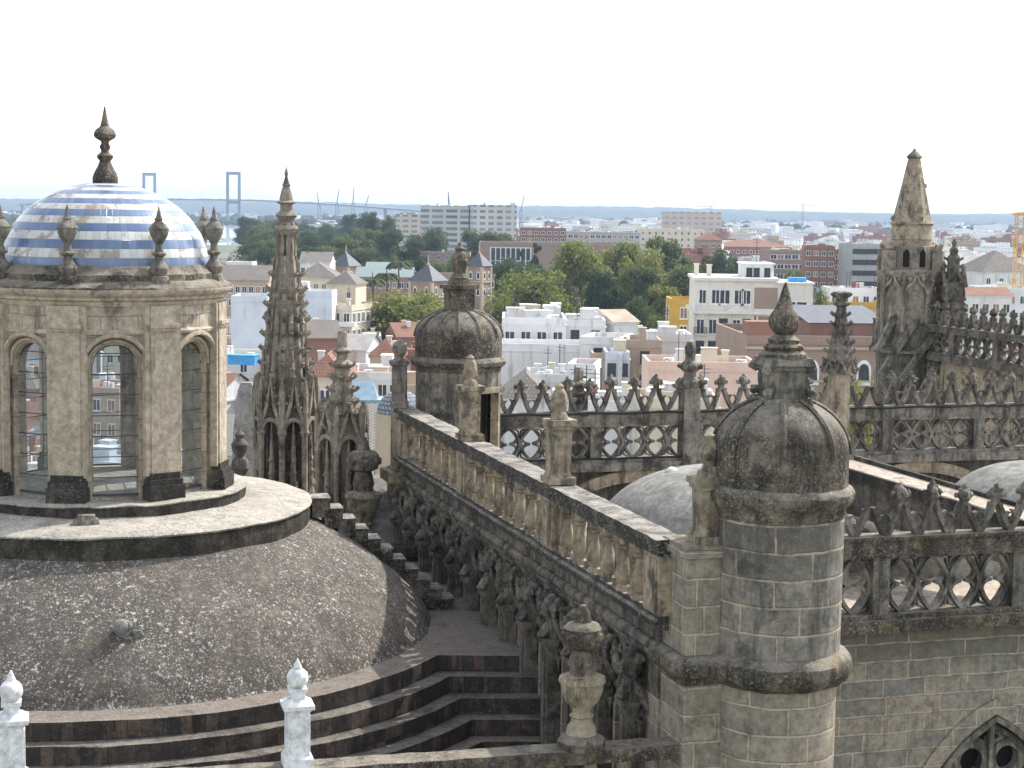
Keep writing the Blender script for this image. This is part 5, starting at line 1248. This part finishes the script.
part('pilaster', mb, W['ivory'], ap, smooth=0)
mb = MB(); mb.box(w_ / 2, w_ / 2 + 5.4, 1.5, 14, 0, h - .6); mb.box(w_ / 2 - .1, w_ / 2 + 5.6, 1.3, 14.1, h - .6, h - .35); part('wing', mb, W['ivory'], ap, smooth=0)
inst(WIN['w'], 'window', ap, (w_ / 2 + 3, 1.5, h - 5.5)).scale = (3.4, 1, 2.4); inst(WIN['w'], 'window', ap, (w_ / 2 + 3, 1.5, h - 9)).scale = (1.4, 1, 2)
mb = MB(); mb.box(w_ / 2 + 2.0, w_ / 2 + 4.6, 3, 5.5, h - .34, h + .3); part('blue_tank', mb, M['bluetarp'], ap)
mb = MB(); mb.box(w_ / 2 - .6, w_ / 2 + 8.4, .2, 12, 0, h - 7.2); part('lower_wing', mb, W['white'], ap, smooth=0)
for i, (u, v) in enumerate(((-.3, 6), (-.44, 10), (.3, 9))): inst(CHM['cream'], 'chimney', ap, (w_ * u, v, h + .2))
inst(ANT, 'antenna', ap, (w_ * .3, 8, h + 2.2)); key(688, 818, 345, 255)
# ochre house
hp('narrow ochre yellow house beside the ivory apartment building', 671, 697, 299, 300, 10, wall='ochre', rmat='terr', cols=1, rows=3, wsz=(1.2, 1.9), sides='fl', name='yellow_house'); key(676, 697, 345, 300)
# white rooftops group in the middle
hp('broad blank white limewashed house below the cluttered white rooftops', 500, 592, 344, 232, 9, wall='white', rmat='whit', rows=0, clutter=0)
hp('white top storey with a row of windows and rooftop clutter', 502, 566, 318, 243, 14, wall='white', rmat='whit', cols=4, rows=1, wsz=(1.35, 1.1), clutter=34, seed=3, wk='w', top_gap=1.3)
hp('white roof block crowded with pipes and air conditioners beside the top storey', 565, 606, 320, 246, 12, wall='white', rmat='whit', cols=2, rows=1, clutter=22, seed=4, wk='d')
hp('white gabled shed with tan tiled slope at the right of the rooftops', 600, 626, 322, 252, 9, rz=25, wall='white', roof='gable', rmat='tan', hip_rh=1.6)
hp('small white cube house with one dark slit window', 588, 630, 337, 228, 9, rz=-14, wall='white', rmat='whit', cols=1, rows=1, wsz=(1.6, .9), wk='d')
hp('cream crenellated roof terrace before the green grove', 618, 648, 332, 262, 8, wall='cream', rmat='whit', clutter=9, seed=8)
hp('small salmon roofed white house with a dark window behind the stub pinnacle', 572, 600, 364, 205, 8, rz=-8, wall='white', rmat='terr', cols=1, rows=1, wsz=(1.1, 1.6), wk='d')
hp('low white annex with long dark gap below the blank white wall', 528, 573, 374, 212, 9, wall='white', rmat='gry', cols=2, rows=1, wsz=(1.3, .9), wk='d', clutter=9)
hp('tan sided house left of the blue white facade', 592, 607, 353, 222, 8, wall='tan', rmat='gry')
pipe = hp('bluish white house with a thick grey pipe down its front', 606, 630, 352, 220, 8, wall='blue', rmat='gry', cols=2, rows=3, wsz=(1.0, 1.5), clutter=4, wk='d')
mb = MB(); mb.box(-.25, .25, -.5, -.02, -14, -.2); o = part('pipe', mb, M['metal'], pipe); o.location = (.3, -4, -at(615, 352, 220).z * 0 + (at(615, 352, 220).z - GZ))
hp('tan brick house with a white strip beside the pink house', 628, 662, 340, 224, 10, wall='tan', rmat='gry', rows=2, cols=1, wk='d', clutter=2)
hp('plain white house top between tan house and ivory building', 655, 692, 334, 235, 10, wall='white', rmat='terr', clutter=12, seed=2)
hp('long plain pink house just behind the middle parapet', 648, 758, 362, 190, 9, rz=0, wall='pink', rmat='tan', clutter=10, seed=5)
hp('dark hipped tile roof house low behind the parapet crest', 505, 548, 398, 185, 12, wall='white', roof='hip', rmat='grey', hip_rh=2.4, cols=3, rows=1)
hp('low pale rooftop with white van sized unit behind the parapet crest', 556, 640, 401, 178, 10, wall='white', rmat='gry', clutter=26, seed=6)
hp('low terracotta roof terrace behind the right part of the parapet crest', 640, 720, 398, 172, 9, wall='cream', rmat='terr', clutter=20, seed=9); key(500, 760, 392, 228)
# brick hall
br = hp('long pale brick hall with arched windows and slate roof behind the leafy pinnacle', 742, 900, 336, 205, 22, rz=3, cat='hall', wall='palebrick', rmat='slate', cols=6, rows=1, wsz=(1.5, 2.6), wk='a', fl=4, name='brick_hall', top_gap=2.4)
mb = MB(); hz = at(820, 336, 205).z - GZ
mb.box(-9.5, 9.5, -11.25, -11, hz - 1.6, hz - 1.3); mb.box(-9.5, 9.5, -11.2, -11, hz - 5.4, hz - 5.2); part('cornice', mb, W['stone'], br, smooth=0)
mb = MB(); mb.box(-.5, 9, -5, 9, hz - .9, hz + 1.2); part('upper_wall', mb, W['brick'], br, smooth=0); mb = MB(); mb.add([(-.9, -5.4, hz + 1.2), (9.4, -5.4, hz + 1.2), (9.4, 9.4, hz + 2.6), (-.9, 9.4, hz + 2.6)], [(0, 1, 2, 3)]); part('slate_roof', mb, RF['slate'], br, smooth=0)
mb = MB(); mb.box(-9.3, -3.6, -10.9, -8, hz, hz + 1.6); part('brick_block', mb, W['brick'], br, smooth=0); key(742, 900, 390, 205)
# yellow terrace with white attic, brick blocks behind
hp('long yellow terrace with white attic and red striped edge', 826, 884, 302, 320, 12, wall='ochre', rmat='whit', cols=6, rows=2, clutter=0)
hp('white attic storey with chimneys above the yellow terrace', 830, 882, 288, 328, 9, wall='white', rmat='terr', cols=5, rows=1, clutter=7, seed=12); key(826, 884, 312, 328)
hp('tall red brick apartment block left of the tower, nearest one', 808, 838, 246, 520, 16, rz=-6, cat='apartment block', wall='brick', rmat='gry', cols=4, rows=8, wsz=(1.3, 1.4), clutter=3, name='apartment_block')
hp('red brick apartment block with white balconies between two brick blocks', 832, 853, 250, 528, 16, cat='apartment block', wall='brick', rmat='whit', cols=3, rows=8, wsz=(2.6, 1.2), clutter=2, name='apartment_block')
hp('tall pale grey apartment block touching the tower', 851, 884, 244, 505, 16, rz=5, cat='apartment block', wall='grey', rmat='gry', cols=4, rows=8, wsz=(2.6, 1.3), wk='d', clutter=2, name='apartment_block')
hp('brick and white apartment block left of the red block, long one', 768, 812, 250, 560, 16, rz=4, cat='apartment block', wall='palebrick', rmat='gry', cols=6, rows=7, wsz=(2.0, 1.4), clutter=4, name='apartment_block')
hp('low grey block with terraces behind the ivory apartment building', 742, 770, 262, 545, 14, cat='apartment block', wall='grey', rmat='gry', cols=4, rows=6, wsz=(1.6, 1.3), clutter=3, name='apartment_block')
hp('long brick red block with dark mansard roof in the middle distance', 716, 792, 247, 800, 24, cat='apartment block', wall='brick', roof='hip', rmat='red', hip_rh=3.2, cols=12, rows=4, wsz=(1.5, 1.5), name='apartment_block')
hp('red roofed beige block at the right of the grove', 700, 722, 240, 700, 20, cat='apartment block', wall='palebrick', roof='hip', rmat='red', hip_rh=3, cols=4, rows=5, name='apartment_block')
hp('sandy long slab of flats on the horizon right of centre', 664, 722, 212, 1900, 30, cat='apartment block', wall='palebrick', rmat='tan', rows=0, wallmat=farwall('sandy slab wall', (.56, .44, .36), (.24, .2, .18), 8, 6, 1.8), name='apartment_block')
key(690, 890, 300, 500)
# grey apartment slab, two wings
sl = farwall('grey slab wall', (.58, .58, .55), (.15, .16, .17), 4.4, 3.0, .8)
hp('big pale grey apartment slab with dark balcony bands on the horizon, left wing', 424, 474, 206, 900, 18, rz=-14, cat='apartment block', rmat='gry', wallmat=farwall('grey balcony wall', (.56, .56, .53), (.12, .13, .14), 7.5, 3.0, .75), clutter=5, name='apartment_block')
hp('big pale grey apartment slab with dark balcony bands on the horizon, right wing', 470, 513, 205, 885, 24, rz=10, cat='apartment block', rmat='gry', wallmat=sl, clutter=4, name='apartment_block')
hp('low white block with cranes behind left of the grey slab', 396, 424, 214, 1000, 18, cat='apartment block', rmat='tan', wallmat=farwall('white slab wall', (.55, .5, .43), (.2, .19, .18), 5, 3.0, .8), clutter=4, name='apartment_block')
gb = hp('long low brick building with a white framed window grid', 479, 640, 243, 660, 24, cat='building', wall='palebrick', rmat='gry', name='brick_building')
mb = MB(); a = at(490, 247, 660); b = at(531, 275, 660); x0_ = a.x - gb.location.x; x1_ = b.x - gb.location.x; z1_ = a.z - GZ; z0_ = b.z - GZ
mb.box(x0_, x1_, -12.2, -12, z0_, z1_); gp = part('window_grid', mb, M['wframe'], gb, smooth=0)
for i in range(8):
    for j in range(2):
        mb = MB(); u = x0_ + .5 + (x1_ - x0_ - .5) * i / 8; v = z0_ + .5 + (z1_ - z0_ - .5) * j / 2; mb.box(u, u + (x1_ - x0_) / 8 - .5, -12.26, -12.2, v, v + (z1_ - z0_) / 2 - .6); part('pane', mb, M['pane'], gp, smooth=0)
hp('orange brick block with white terrace rooms behind the long brick building', 520, 566, 228, 800, 20, cat='apartment block', wall='brick', rmat='whit', cols=7, rows=4, clutter=7, wsz=(1.8, 1.5), name='apartment_block')
hp('long grey glass fronted block behind the central grove', 562, 640, 232, 850, 18, cat='apartment block', wall='grey', rmat='whit', cols=14, rows=3, wsz=(2.0, 1.6), clutter=9, seed=31, name='apartment_block')
hp('long cream block behind the right of the grove', 640, 705, 229, 900, 20, cat='apartment block', wall='cream', rmat='whit', cols=10, rows=4, clutter=6, seed=32, name='apartment_block')
key(480, 640, 262, 660); key(424, 513, 245, 900)
# palace with slate pyramid towers
def ptower(label, px0, px1, ye, ytip, D, rz, wins=2):
    a = at(px0, ye, D); b = at(px1, ye, D); w_ = (b.x - a.x) / 1.36; c_ = (a + b) / 2
    t = house(label, 'tower', c_.x, D + w_ / 2, R(rz), w_, w_, c_.z - GZ, wallmat=W['palebrick'], roof='hip', rmat='slate', rh=(ye - ytip) * D / FPX, cols=wins, rows=2, wsz=(.9, 1.8), wk='a', sides='fr', name='palace_tower', fl=4.2)
    h = c_.z - GZ; mb = MB(); mb.box(-w_ / 2 - .25, w_ / 2 + .25, -w_ / 2 - .25, w_ / 2 + .25, h - 4.2, h - 3.8); mb.box(-w_ / 2 - .2, -w_ / 2 + .5, -w_ / 2 - .2, -w_ / 2 + .5, 0, h - .3); mb.box(w_ / 2 - .5, w_ / 2 + .2, -w_ / 2 - .2, -w_ / 2 + .5, 0, h - .3); mb.box(w_ / 2 - .5, w_ / 2 + .2, w_ / 2 - .5, w_ / 2 + .2, 0, h - .3); part('corner_strip', mb, W['stone'], t, smooth=0)
    mb = MB(); z = h + (ye - ytip) * D / FPX; mb.lathe([(.35, z - .6), (.3, z), (.12, z + .6), (.2, z + 1.2), (.05, z + 2.2)], 8); part('finial', mb, W['stone'], t)
ptower('brick palace tower with slate pyramid roof left of the far turret', 409, 446, 281, 264, 430, -30); ptower('brick palace tower with slate pyramid roof right behind the far turret finial', 467, 491, 266, 252, 445, -30); ptower('brick palace tower with slate pyramid roof farthest left above the old roofs', 331, 359, 266, 252, 520, -30)
hp('brick palace wing with arcaded storeys between two pyramid towers', 440, 484, 274, 452, 14, rz=30, cat='palace', wall='palebrick', rmat='slate', cols=7, rows=4, wsz=(1.2, 2), wk='a', fl=4, name='palace_wing'); key(405, 495, 306, 430)
hp('long low palace wing with pale green zinc roof', 356, 412, 277, 480, 12, cat='palace', wall='palebrick', roof='gable', rmat='green', hip_rh=2.6, cols=8, rows=1, name='palace_wing')
hp('farther palace wing with pale green zinc roof and red lantern', 366, 404, 270, 520, 12, cat='palace', wall='palebrick', roof='gable', rmat='green', hip_rh=2.2, name='palace_wing')
hp('small dark pyramid roofed pavilion among the palace roofs', 398, 414, 272, 500, 5, cat='pavilion', wall='palebrick', roof='hip', rmat='slate', hip_rh=2.4, name='pavilion')
hp('long low brick building far behind the palms', 398, 470, 252, 700, 14, cat='building', wall='palebrick', rmat='gry', cols=8, rows=2, clutter=3, name='brick_building')
# old quarter between spire and far turret
cr = hp('cream house with long balconies and a yellow awning by the round tree', 333, 366, 305, 325, 14, rz=-20, wall='cream', rmat='terr', cols=3, rows=4, sides='fr', wsz=(1.2, 1.8), clutter=3)
hh = at(350, 305, 325).z - GZ
for r in range(3):
    mb = MB(); mb.box(-3.2, 4.2, -8.2, -7, hh - 4 - r * 3.6, hh - 3.1 - r * 3.6); part('balcony', mb, W['ivory'], cr, smooth=0)
mb = MB(); mb.add([(-1.4, -7, hh - 4.2), (2.2, -7, hh - 4.2), (2.3, -8.4, hh - 5.4), (-1.5, -8.4, hh - 5.4), (-1.4, -7, hh - 4.3), (2.2, -7, hh - 4.3), (2.3, -8.4, hh - 5.5), (-1.5, -8.4, hh - 5.5)], [(0, 3, 2, 1), (4, 5, 6, 7), (3, 7, 6, 2)]); part('awning', mb, M['awning'], cr, smooth=0)
hp('cream roof tower with brown hipped roof on the balcony house', 331, 360, 284, 335, 7, rz=-12, cat='tower', wall='cream', roof='hip', rmat='grey', hip_rh=2.4, cols=2, rows=1, wsz=(.8, 1.2))
hp('plain bluish white house with a grey patch right of the tall spire', 292, 332, 291, 318, 9, wall='blue', rmat='whit', rows=0, clutter=3, seed=15)
hp('plain pale blue house wall left of the tall spire', 231, 268, 296, 300, 9, wall='blue', rmat='gry', rows=0); key(231, 268, 332, 300); key(292, 366, 340, 318)
hp('long grey tiled building with white roof room left of the tall spire', 214, 268, 280, 420, 14, wall='tan', roof='gable', rmat='grey', hip_rh=3.4, cols=8, rows=2, wsz=(1.1, 1.6))
hp('white penthouse above the long grey tiled building', 226, 252, 262, 440, 8, wall='white', rmat='whit', cols=3, rows=1)
hp('cream tiled house behind the tall spire', 296, 336, 277, 400, 14, wall='cream', roof='hip', rmat='grey', hip_rh=3.2, cols=5, rows=2); hp('white tiled house behind the tall spire, farther one', 300, 330, 262, 470, 14, wall='white', roof='gable', rmat='grey', hip_rh=2.6, cols=5, rows=2, clutter=2)
hp('brick gabled house right of the tall spire', 298, 332, 338, 262, 10, rz=15, wall='brick', roof='gable', rmat='grey', hip_rh=2.4, clutter=1); hp('grey gabled house with pale roof slope below the cream house', 335, 372, 350, 270, 10, rz=-10, wall='white', roof='gable', rmat='gry', hip_rh=2.2)
hp('red roofed house with a brick roof tower left of the far turret', 370, 398, 356, 235, 8, wall='tan', roof='hip', rmat='red', hip_rh=2.2, clutter=1); hp('low white house with red roof terrace', 330, 400, 372, 215, 12, wall='white', rmat='terr', cols=6, rows=1, clutter=6, seed=18)
hp('house with red hipped roof between the two spires', 305, 345, 377, 205, 12, wall='cream', roof='hip', rmat='red', hip_rh=2.6, cols=4, rows=1, clutter=2)
for (lb, px0, px1, yt, D, rz) in (('diamond tiled grey roof at the left foot of the tall spire', 212, 250, 455, 150, 8), ('diamond tiled grey roof seen between the two spires', 298, 340, 446, 140, -6), ('diamond tiled grey roof right of the smaller pinnacle', 350, 398, 450, 132, 4)):
    hp(lb, px0, px1, yt, D, 14, rz=rz, wall='cream', roof='gable', rmat='lattice', hip_rh=2.8, cols=3, rows=1)
p = at(362, 398, 170); mb = MB(); mb.add([(-1.6, -1.5, 0), (1.6, -1.5, 0), (1.0, 1.2, 1.6), (-2.2, 1.2, 1.6), (1.6, 1.5, 0), (-1.6, 1.5, 0)], [(0, 1, 2, 3), (1, 4, 2), (0, 3, 5)]); mb.box(-2, 2, -1.6, 1.6, -12, -.01); o = tag(part('skylight', mb, M['skylight'], None, None, 0), 'sloping blue glass skylight left of the far turret', 'skylight'); o.location = p
p = at(400, 413, 112); t = thing('tiled_dome', 'small blue grey tiled dome low at the left of the far turret', 'dome', p); part('shell', MB().lathe([(1.5 * math.cos(i * .157), 1.5 * math.sin(i * .157)) for i in range(10)] + [(.01, 1.5)], 32, ru=1.5), tiles('blue grey dome tiles', (.20, .25, .31), (.36, .40, .44), .3, .3), t); part('drum', MB().lathe([(1.6, -14), (1.6, .0)], 24), W['stone'], t)
p = at(244, 360, 250); mb = MB(); mb.box(-2.0, 2.0, -1.2, 1.2, -.6, .7); mb.box(-2.1, 2.1, -1.3, 1.3, .7, .78); o = tag(part('blue_shelter', mb, M['bluetarp'], None, None, 0), 'bright blue roof shelter left of the tall spire', 'shelter'); o.location = p; o.rotation_euler = (0, 0, R(-12))
# right edge
hp('white block with dark pyramid roof at the right edge, nearer one', 975, 1030, 272, 430, 16, rz=10, wall='white', roof='hip', rmat='grey', hip_rh=5, cols=4, rows=2); hp('long grey roofed hall beside the pyramid roofs at the right', 935, 985, 266, 470, 14, wall='grey', roof='gable', rmat='gry', hip_rh=3.5, cols=6, rows=2)
hp('white terraced block with dark windows right of the tower', 930, 972, 250, 500, 18, cat='apartment block', wall='white', rmat='whit', cols=5, rows=6, wsz=(2.2, 1.4), wk='d', clutter=6, seed=41, name='apartment_block')
hp('white house with long red tiled edge above the nave parapet', 950, 1012, 295, 300, 10, wall='white', roof='gable', rmat='red', hip_rh=1.2, cols=6, rows=2); hp('white house row with terraces at the right edge', 985, 1040, 288, 330, 12, wall='white', rmat='whit', cols=5, rows=2, clutter=6, seed=44); key(930, 1040, 300, 430)
hp('pale stepped rooftops right of the tower, low ones', 884, 960, 296, 350, 12, wall='white', rmat='whit', cols=7, rows=2, clutter=8, seed=45)

# ---- ordinary houses filling the quarters
def free_y(px0, px1, D):
    y = 0
    for (a, b, yb, Dk) in KEYS:
        if D < Dk and px1 > a and px0 < b: y = max(y, yb)
    return y
rr = random.Random(77); NG = [0]
def zone_label(px, D, wall, roof):
    cw_ = {'white': 'white', 'cream': 'cream', 'tan': 'tan', 'brick': 'brick red', 'grey': 'grey', 'blue': 'bluish white', 'ivory': 'ivory', 'pink': 'pink', 'palebrick': 'pale brick'}[wall]
    z = 'seen through and beside the lantern arches' if px < 228 else 'in the old quarter around the tall spire' if px < 425 else 'in the quarter behind the middle parapet' if px < 760 else 'in the quarter at the right behind the tower'
    rf = {'flat': 'flat roofed', 'hip': 'hip roofed', 'gable': 'gable roofed'}[roof]
    return f'{cw_} {rf} house {z}'
for D in (150, 172, 196, 222, 250, 282, 318, 358, 402, 452, 508):
    x_lo, x_hi = (-30, 430) if D < 420 else (-30, 230)
    for (lo, hi) in ((x_lo, x_hi), (490, 1050) if D >= 190 else (0, 0)):
        px = lo
        while px < hi:
            wm = rr.uniform(6, 12) if lo < 400 else rr.uniform(8, 15); wpx = wm * FPX / D; h = rr.uniform(9, 16) * (1 if D > 200 else .82)
            yt = at(px, 400, D); ytop = 211 + (38 - h) / D * FPX
            fy = free_y(px, px + wpx, D); ok = True
            if fy and ytop < fy:
                h = 38 - (fy + 3 - 211) * D / FPX; ok = h > 5
            if 480 < px + wpx and D > 280 and lo > 400 and px < 700: ok = False
            if lo > 400 and D < 260 and px < 770: ok = False
            if lo > 400 and px > 690 and px < 890 and D < 330: ok = False
            if ok:
                wall = rr.choice(['white', 'white', 'white', 'white', 'cream', 'ivory', 'tan', 'blue', 'brick', 'grey']); roof = rr.choice(['flat', 'flat', 'flat', 'hip', 'gable'])
                rm = rr.choice(['terr', 'terr', 'whit', 'gry', 'tan']) if roof == 'flat' else rr.choice(['red', 'red', 'grey', 'grey'])
                lb = zone_label(px, D, wall, roof); pc = at(px + wpx / 2, 300, D)
                house(lb, 'house', pc.x, D + 6, R(rr.choice([-20, -8, 5, 14, 24]) + rr.uniform(-3, 3)), wm * .97, rr.uniform(9, 13), h, wall=wall, roof=roof, rmat=rm, rows=2, cols=rr.choice([2, 3, 4]) if D < 330 else rr.choice([0, 3]), sides='f', clutter=rr.choice([4, 6, 8, 10]) if D < 300 else rr.choice([2, 4, 5]), seed=NG[0], group=lb.replace(' house ', ' houses ')); NG[0] += 1
            px += wpx * rr.uniform(.95, 1.2)

# ---- the far city
FW = dict(white=farwall('far white wall', (.78, .78, .77), (.20, .21, .23), 3.4, 3.1, 1.05), cream=farwall('far cream wall', (.66, .59, .48), (.2, .19, .17), 3.4, 3.1, 1.0), brick=farwall('far brick wall', (.32, .16, .115), (.14, .13, .13)), grey=farwall('far grey wall', (.55, .56, .57), (.14, .15, .16), 3.4, 3.1, .95), tan=farwall('far tan wall', (.44, .32, .24)))
def block_mesh(mb, w, d, h, r_):
    mb.box(-w / 2, w / 2, -d / 2, d / 2, 0, h, 0); mb.box(-w / 2 + .4, w / 2 - .4, -d / 2 + .4, d / 2 - .4, h, h + .05, 1)
    for i in range(r_.choice([1, 2, 3, 4])):
        a, b, c = r_.uniform(1.5, w * .22), r_.uniform(1.5, d * .25), r_.uniform(1.5, 4); x_, y_ = r_.uniform(-w * .3, w * .3), r_.uniform(-d * .3, d * .3); mb.box(x_ - a, x_ + a, y_ - b, y_ + b, h + .05, h + c, 0)
BM = {}
for c_ in FW:
    for i in range(5):
        r_ = random.Random(i * 31 + len(c_)); m = MB(); block_mesh(m, r_.uniform(16, 44), r_.uniform(12, 18), 20, r_); BM[(c_, i)] = m.mesh('far_block', [FW[c_], RF[r_.choice(['whit', 'terr', 'gry', 'whit', 'tan'])]], 0)
nfar = 0; rest = MB()
Ds = [560, 620, 690, 760, 850, 950, 1060, 1190, 1330, 1500, 1700, 1950, 2250, 2600, 3050, 3600, 4300]
for D in Ds:
    lo = 760 if D < 680 else (640 if D < 900 else 500); px = lo
    if D >= 1700: px = 380 if D > 2500 else 490
    while px < 1050:
        c_ = rr.choice(['white'] * 7 + ['cream'] * 2 + ['brick'] * 4 + ['grey'] * 2 + ['tan'] * 2); i = rr.randrange(5); h = rr.uniform(11, 22) * (1.0 if D < 2000 else rr.choice([1, 1, 1.25])); p = at(px, 300, D)
        rz = R(rr.choice([-24, -10, 8, 20]) + rr.uniform(-5, 5)); wp = rr.uniform(12, 26) * FPX / D
        yt = 211 + (px - 512) * .014 + (38 - h) / D * FPX; fy = free_y(px - wp / 2, px + wp / 2, D)
        if fy and yt < fy: px += wp; continue
        if D <= 1950 and nfar < 292:
            lb = {'white': 'white far block of flats in the hazy city', 'cream': 'cream far block of flats in the hazy city', 'brick': 'brick red far block of flats in the hazy city', 'grey': 'grey far block of flats in the hazy city', 'tan': 'tan far block of flats in the hazy city'}[c_]
            o = link('far_block', BM[(c_, i)]); tag(o, lb, 'apartment block', lb.replace('block', 'blocks')); o.location = (p.x, D + rr.uniform(-30, 30), GZ); o.rotation_euler = (0, 0, rz); o.scale = (rr.uniform(.45, .85), rr.uniform(.6, 1), h / 20); nfar += 1
        else:
            a = rr.uniform(6, 17); T_ = Matrix.Translation((p.x, D + rr.uniform(-120, 120), GZ)) @ Matrix.Rotation(rz, 4, 'Z'); m_ = rr.choice([0, 0, 0, 0, 1, 2, 2, 3]); rest.box(-a, a, -8, 8, 0, h, m_, T_)
        px += wp * rr.uniform(.62, 1.05)
for i in range(1100):
    D = rr.uniform(2100, 5800); px = rr.uniform(-300, 1400) if D > 4200 else rr.uniform(300, 1400); p = at(px, 300, D); a = rr.uniform(6, 22); rest.box(-a, a, -9, 9, 0, rr.uniform(8, 20), rr.choice([0, 0, 0, 1, 2, 3]), Matrix.Translation((p.x, D, GZ)) @ Matrix.Rotation(rr.uniform(-.5, .5), 4, 'Z'))
o = part('far_rooftops', rest, [FW['white'], FW['brick'], FW['cream'], FW['grey']], None, None, 0); o['kind'] = 'stuff'; tag(o, 'hazy mass of tiny pale rooftops towards the horizon', 'rooftops')
wd = MB(); g = random.Random(9)
for i in range(3600):
    D = g.uniform(1700, 6200); px = g.uniform(-700, 1500); p = at(px, 300, D)
    if D < 2600 and 430 < px < 1080: continue
    if 150 < px < 275 and D < 3300: continue
    s_ = g.uniform(9, 20); wd.lump((p.x, D, GZ + s_ * .5), s_, i, 3, 0, .62, n=6, m=4)
for i in range(420):
    D = g.uniform(620, 1700); px = g.choice([g.uniform(-700, -50), g.uniform(-700, -50), g.uniform(1090, 1500)]); p = at(px, 300, D); s_ = g.uniform(6, 11); wd.lump((p.x, D, GZ + s_ * .6), s_, i, 5, 0, .8, n=7, m=5)
o = part('far_woods', wd, LEAF['dark'], None, None, 60); o['kind'] = 'stuff'; tag(o, 'blue hazy woods between the far rooftops and the hills', 'woods')

# ---- cable stayed bridge and cranes on the horizon
M['steel'] = plain('blue grey painted steel', (.15, .19, .25), .6)
p1 = at(149.5, 205, 3950); p2 = at(233.5, 205, 3700)
bd = thing('cable_stayed_bridge', 'cable stayed bridge with two tall portal pylons on the left horizon', 'bridge', (p2.x, p2.y, GZ))
o_ = Vector((p2.x, p2.y, GZ)); dv = (p1 - p2); dv.z = 0; dl = dv.length; du = dv.normalized(); dn = Vector((-du.y, du.x, 0))
deckz = 54
for q in (Vector((0, 0, 0)), dv):
    mb = MB()
    for e in (-1, 1):
        c_ = q + Vector((e * 12.3, 0, 0)); mb.box(c_.x - 3.0, c_.x + 3.0, c_.y - 3, c_.y + 3, 0, 112)
    mb.box(q.x - 9.3, q.x + 9.3, q.y - 2.5, q.y + 2.5, 105, 111.9); mb.box(q.x - 9.3, q.x + 9.3, q.y - 2.5, q.y + 2.5, deckz - 9, deckz - 4); part('pylon', mb, M['steel'], bd, smooth=0)
mb = MB(); N = 30; pts = []
for i in range(N + 1):
    t_ = -2.6 + 5.4 * i / N; z = deckz - max(0, (-t_ - .2)) ** 1.3 * 9 - max(0, t_ - 1.2) ** 1.3 * 9; c_ = du * (dl * t_); pts.append(Vector((c_.x, c_.y, z)))
for i in range(N):
    a, b = pts[i], pts[i + 1]; mb.add([a - dn * 11 + Vector((0, 0, -3)), b - dn * 11 + Vector((0, 0, -3)), b + dn * 11 + Vector((0, 0, -3)), a + dn * 11 + Vector((0, 0, -3)), a - dn * 11, b - dn * 11, b + dn * 11, a + dn * 11], [(0, 3, 2, 1), (4, 5, 6, 7), (0, 1, 5, 4), (2, 3, 7, 6)])
part('deck', mb, M['steel'], bd, smooth=0)
for i in range(0, N + 1, 2):
    if all(abs(pts[i].length - k) > 60 for k in (0, dl)) and not (8 < i < 20): mb = MB(); a = pts[i]; mb.box(a.x - 3, a.x + 3, a.y - 4, a.y + 4, 0, a.z - 3); part('pier', mb, M['steel'], bd, smooth=0)
for q in (Vector((0, 0, 0)), dv):
    for k in range(1, 7):
        for s_ in (-1, 1):
            e = q + du * (s_ * k * dl * .075); mb = MB(); mb.tube([(q.x, q.y, 108 - 2 * (6 - k)), (e.x, e.y, deckz)], .22, 4); part('cable', mb, M['steel'], bd)
def crane(label, px, ytop, D, jib, jy, w_=1.6, col='steel'):
    p = at(px, ytop, D); h = p.z - GZ; t = thing('tower_crane', label, 'crane', (p.x, D, GZ), 0)
    mb = MB(); 
    for e in (-1, 1):
        for f in (-1, 1): mb.box(e * w_ - w_ * .13, e * w_ + w_ * .13, f * w_ - w_ * .13, f * w_ + w_ * .13, 0, h)
    z = 0
    while z < h - 2 * w_:
        mb.tube([(-w_, -w_, z), (w_, -w_, z + 2 * w_)], w_ * .08, 4); mb.tube([(w_, w_, z), (-w_, w_, z + 2 * w_)], w_ * .08, 4); z += 2 * w_
    part('mast', mb, M[col], t)
    mb = MB(); x1, z1 = jib * D / FPX, -jy * D / FPX; mb.tube([(-x1 * .25, 0, h - z1 * .1), (0, 0, h), (x1, 0, h + z1)], [w_ * .5, w_ * .6, w_ * .35], 4); part('jib', mb, M[col], t); return t
M['yellowsteel'] = plain('yellow crane steel', (.62, .38, .12), .6)
crane('yellow lattice crane mast at the right edge', 1021, 214, 340, 30, -3, .8, 'yellowsteel')
crane('thin far tower crane above the right city', 803, 205, 2600, 18, 0, 1.2); crane('tiny far tower crane above the sandy slab', 711, 206, 3000, -16, 1, 1.2); crane('red brown crane above the grey apartment slab', 449, 205, 1300, -1, -13, 1.4); crane('leaning pale crane right of the grey apartment slab', 521, 210, 1700, 3, -15, 1.2)
for (px, yt, j, jy, lb) in ((319, 205, -2, -13, 'leaning port crane farthest left behind the tall spire'), (337, 203, 2, -14, 'upright port crane second from the left'), (353, 203, 1, -17, 'tallest port crane on the horizon'), (366, 204, 3, -9, 'short port crane farthest right')): crane(lb, px, yt, 3300, j, jy, 2.6)

# ---- air
hz = bpy.data.materials.new('haze air'); hz.use_nodes = True; t_ = hz.node_tree; t_.nodes.clear()
pv = t_.nodes.new('ShaderNodeVolumePrincipled'); pv.inputs['Color'].default_value = (.60, .77, 1.0, 1); pv.inputs['Density'].default_value = HAZE; pv.inputs['Anisotropy'].default_value = .15
ho = t_.nodes.new('ShaderNodeOutputMaterial'); t_.links.new(pv.outputs[0], ho.inputs['Volume'])
mb = MB(); mb.box(-9200, 9200, -200, 14200, GZ - 1.5, 118); o = part('haze', mb, hz, None, None, 0); o['kind'] = 'stuff'; tag(o, 'thin blue summer haze over the city', 'haze')
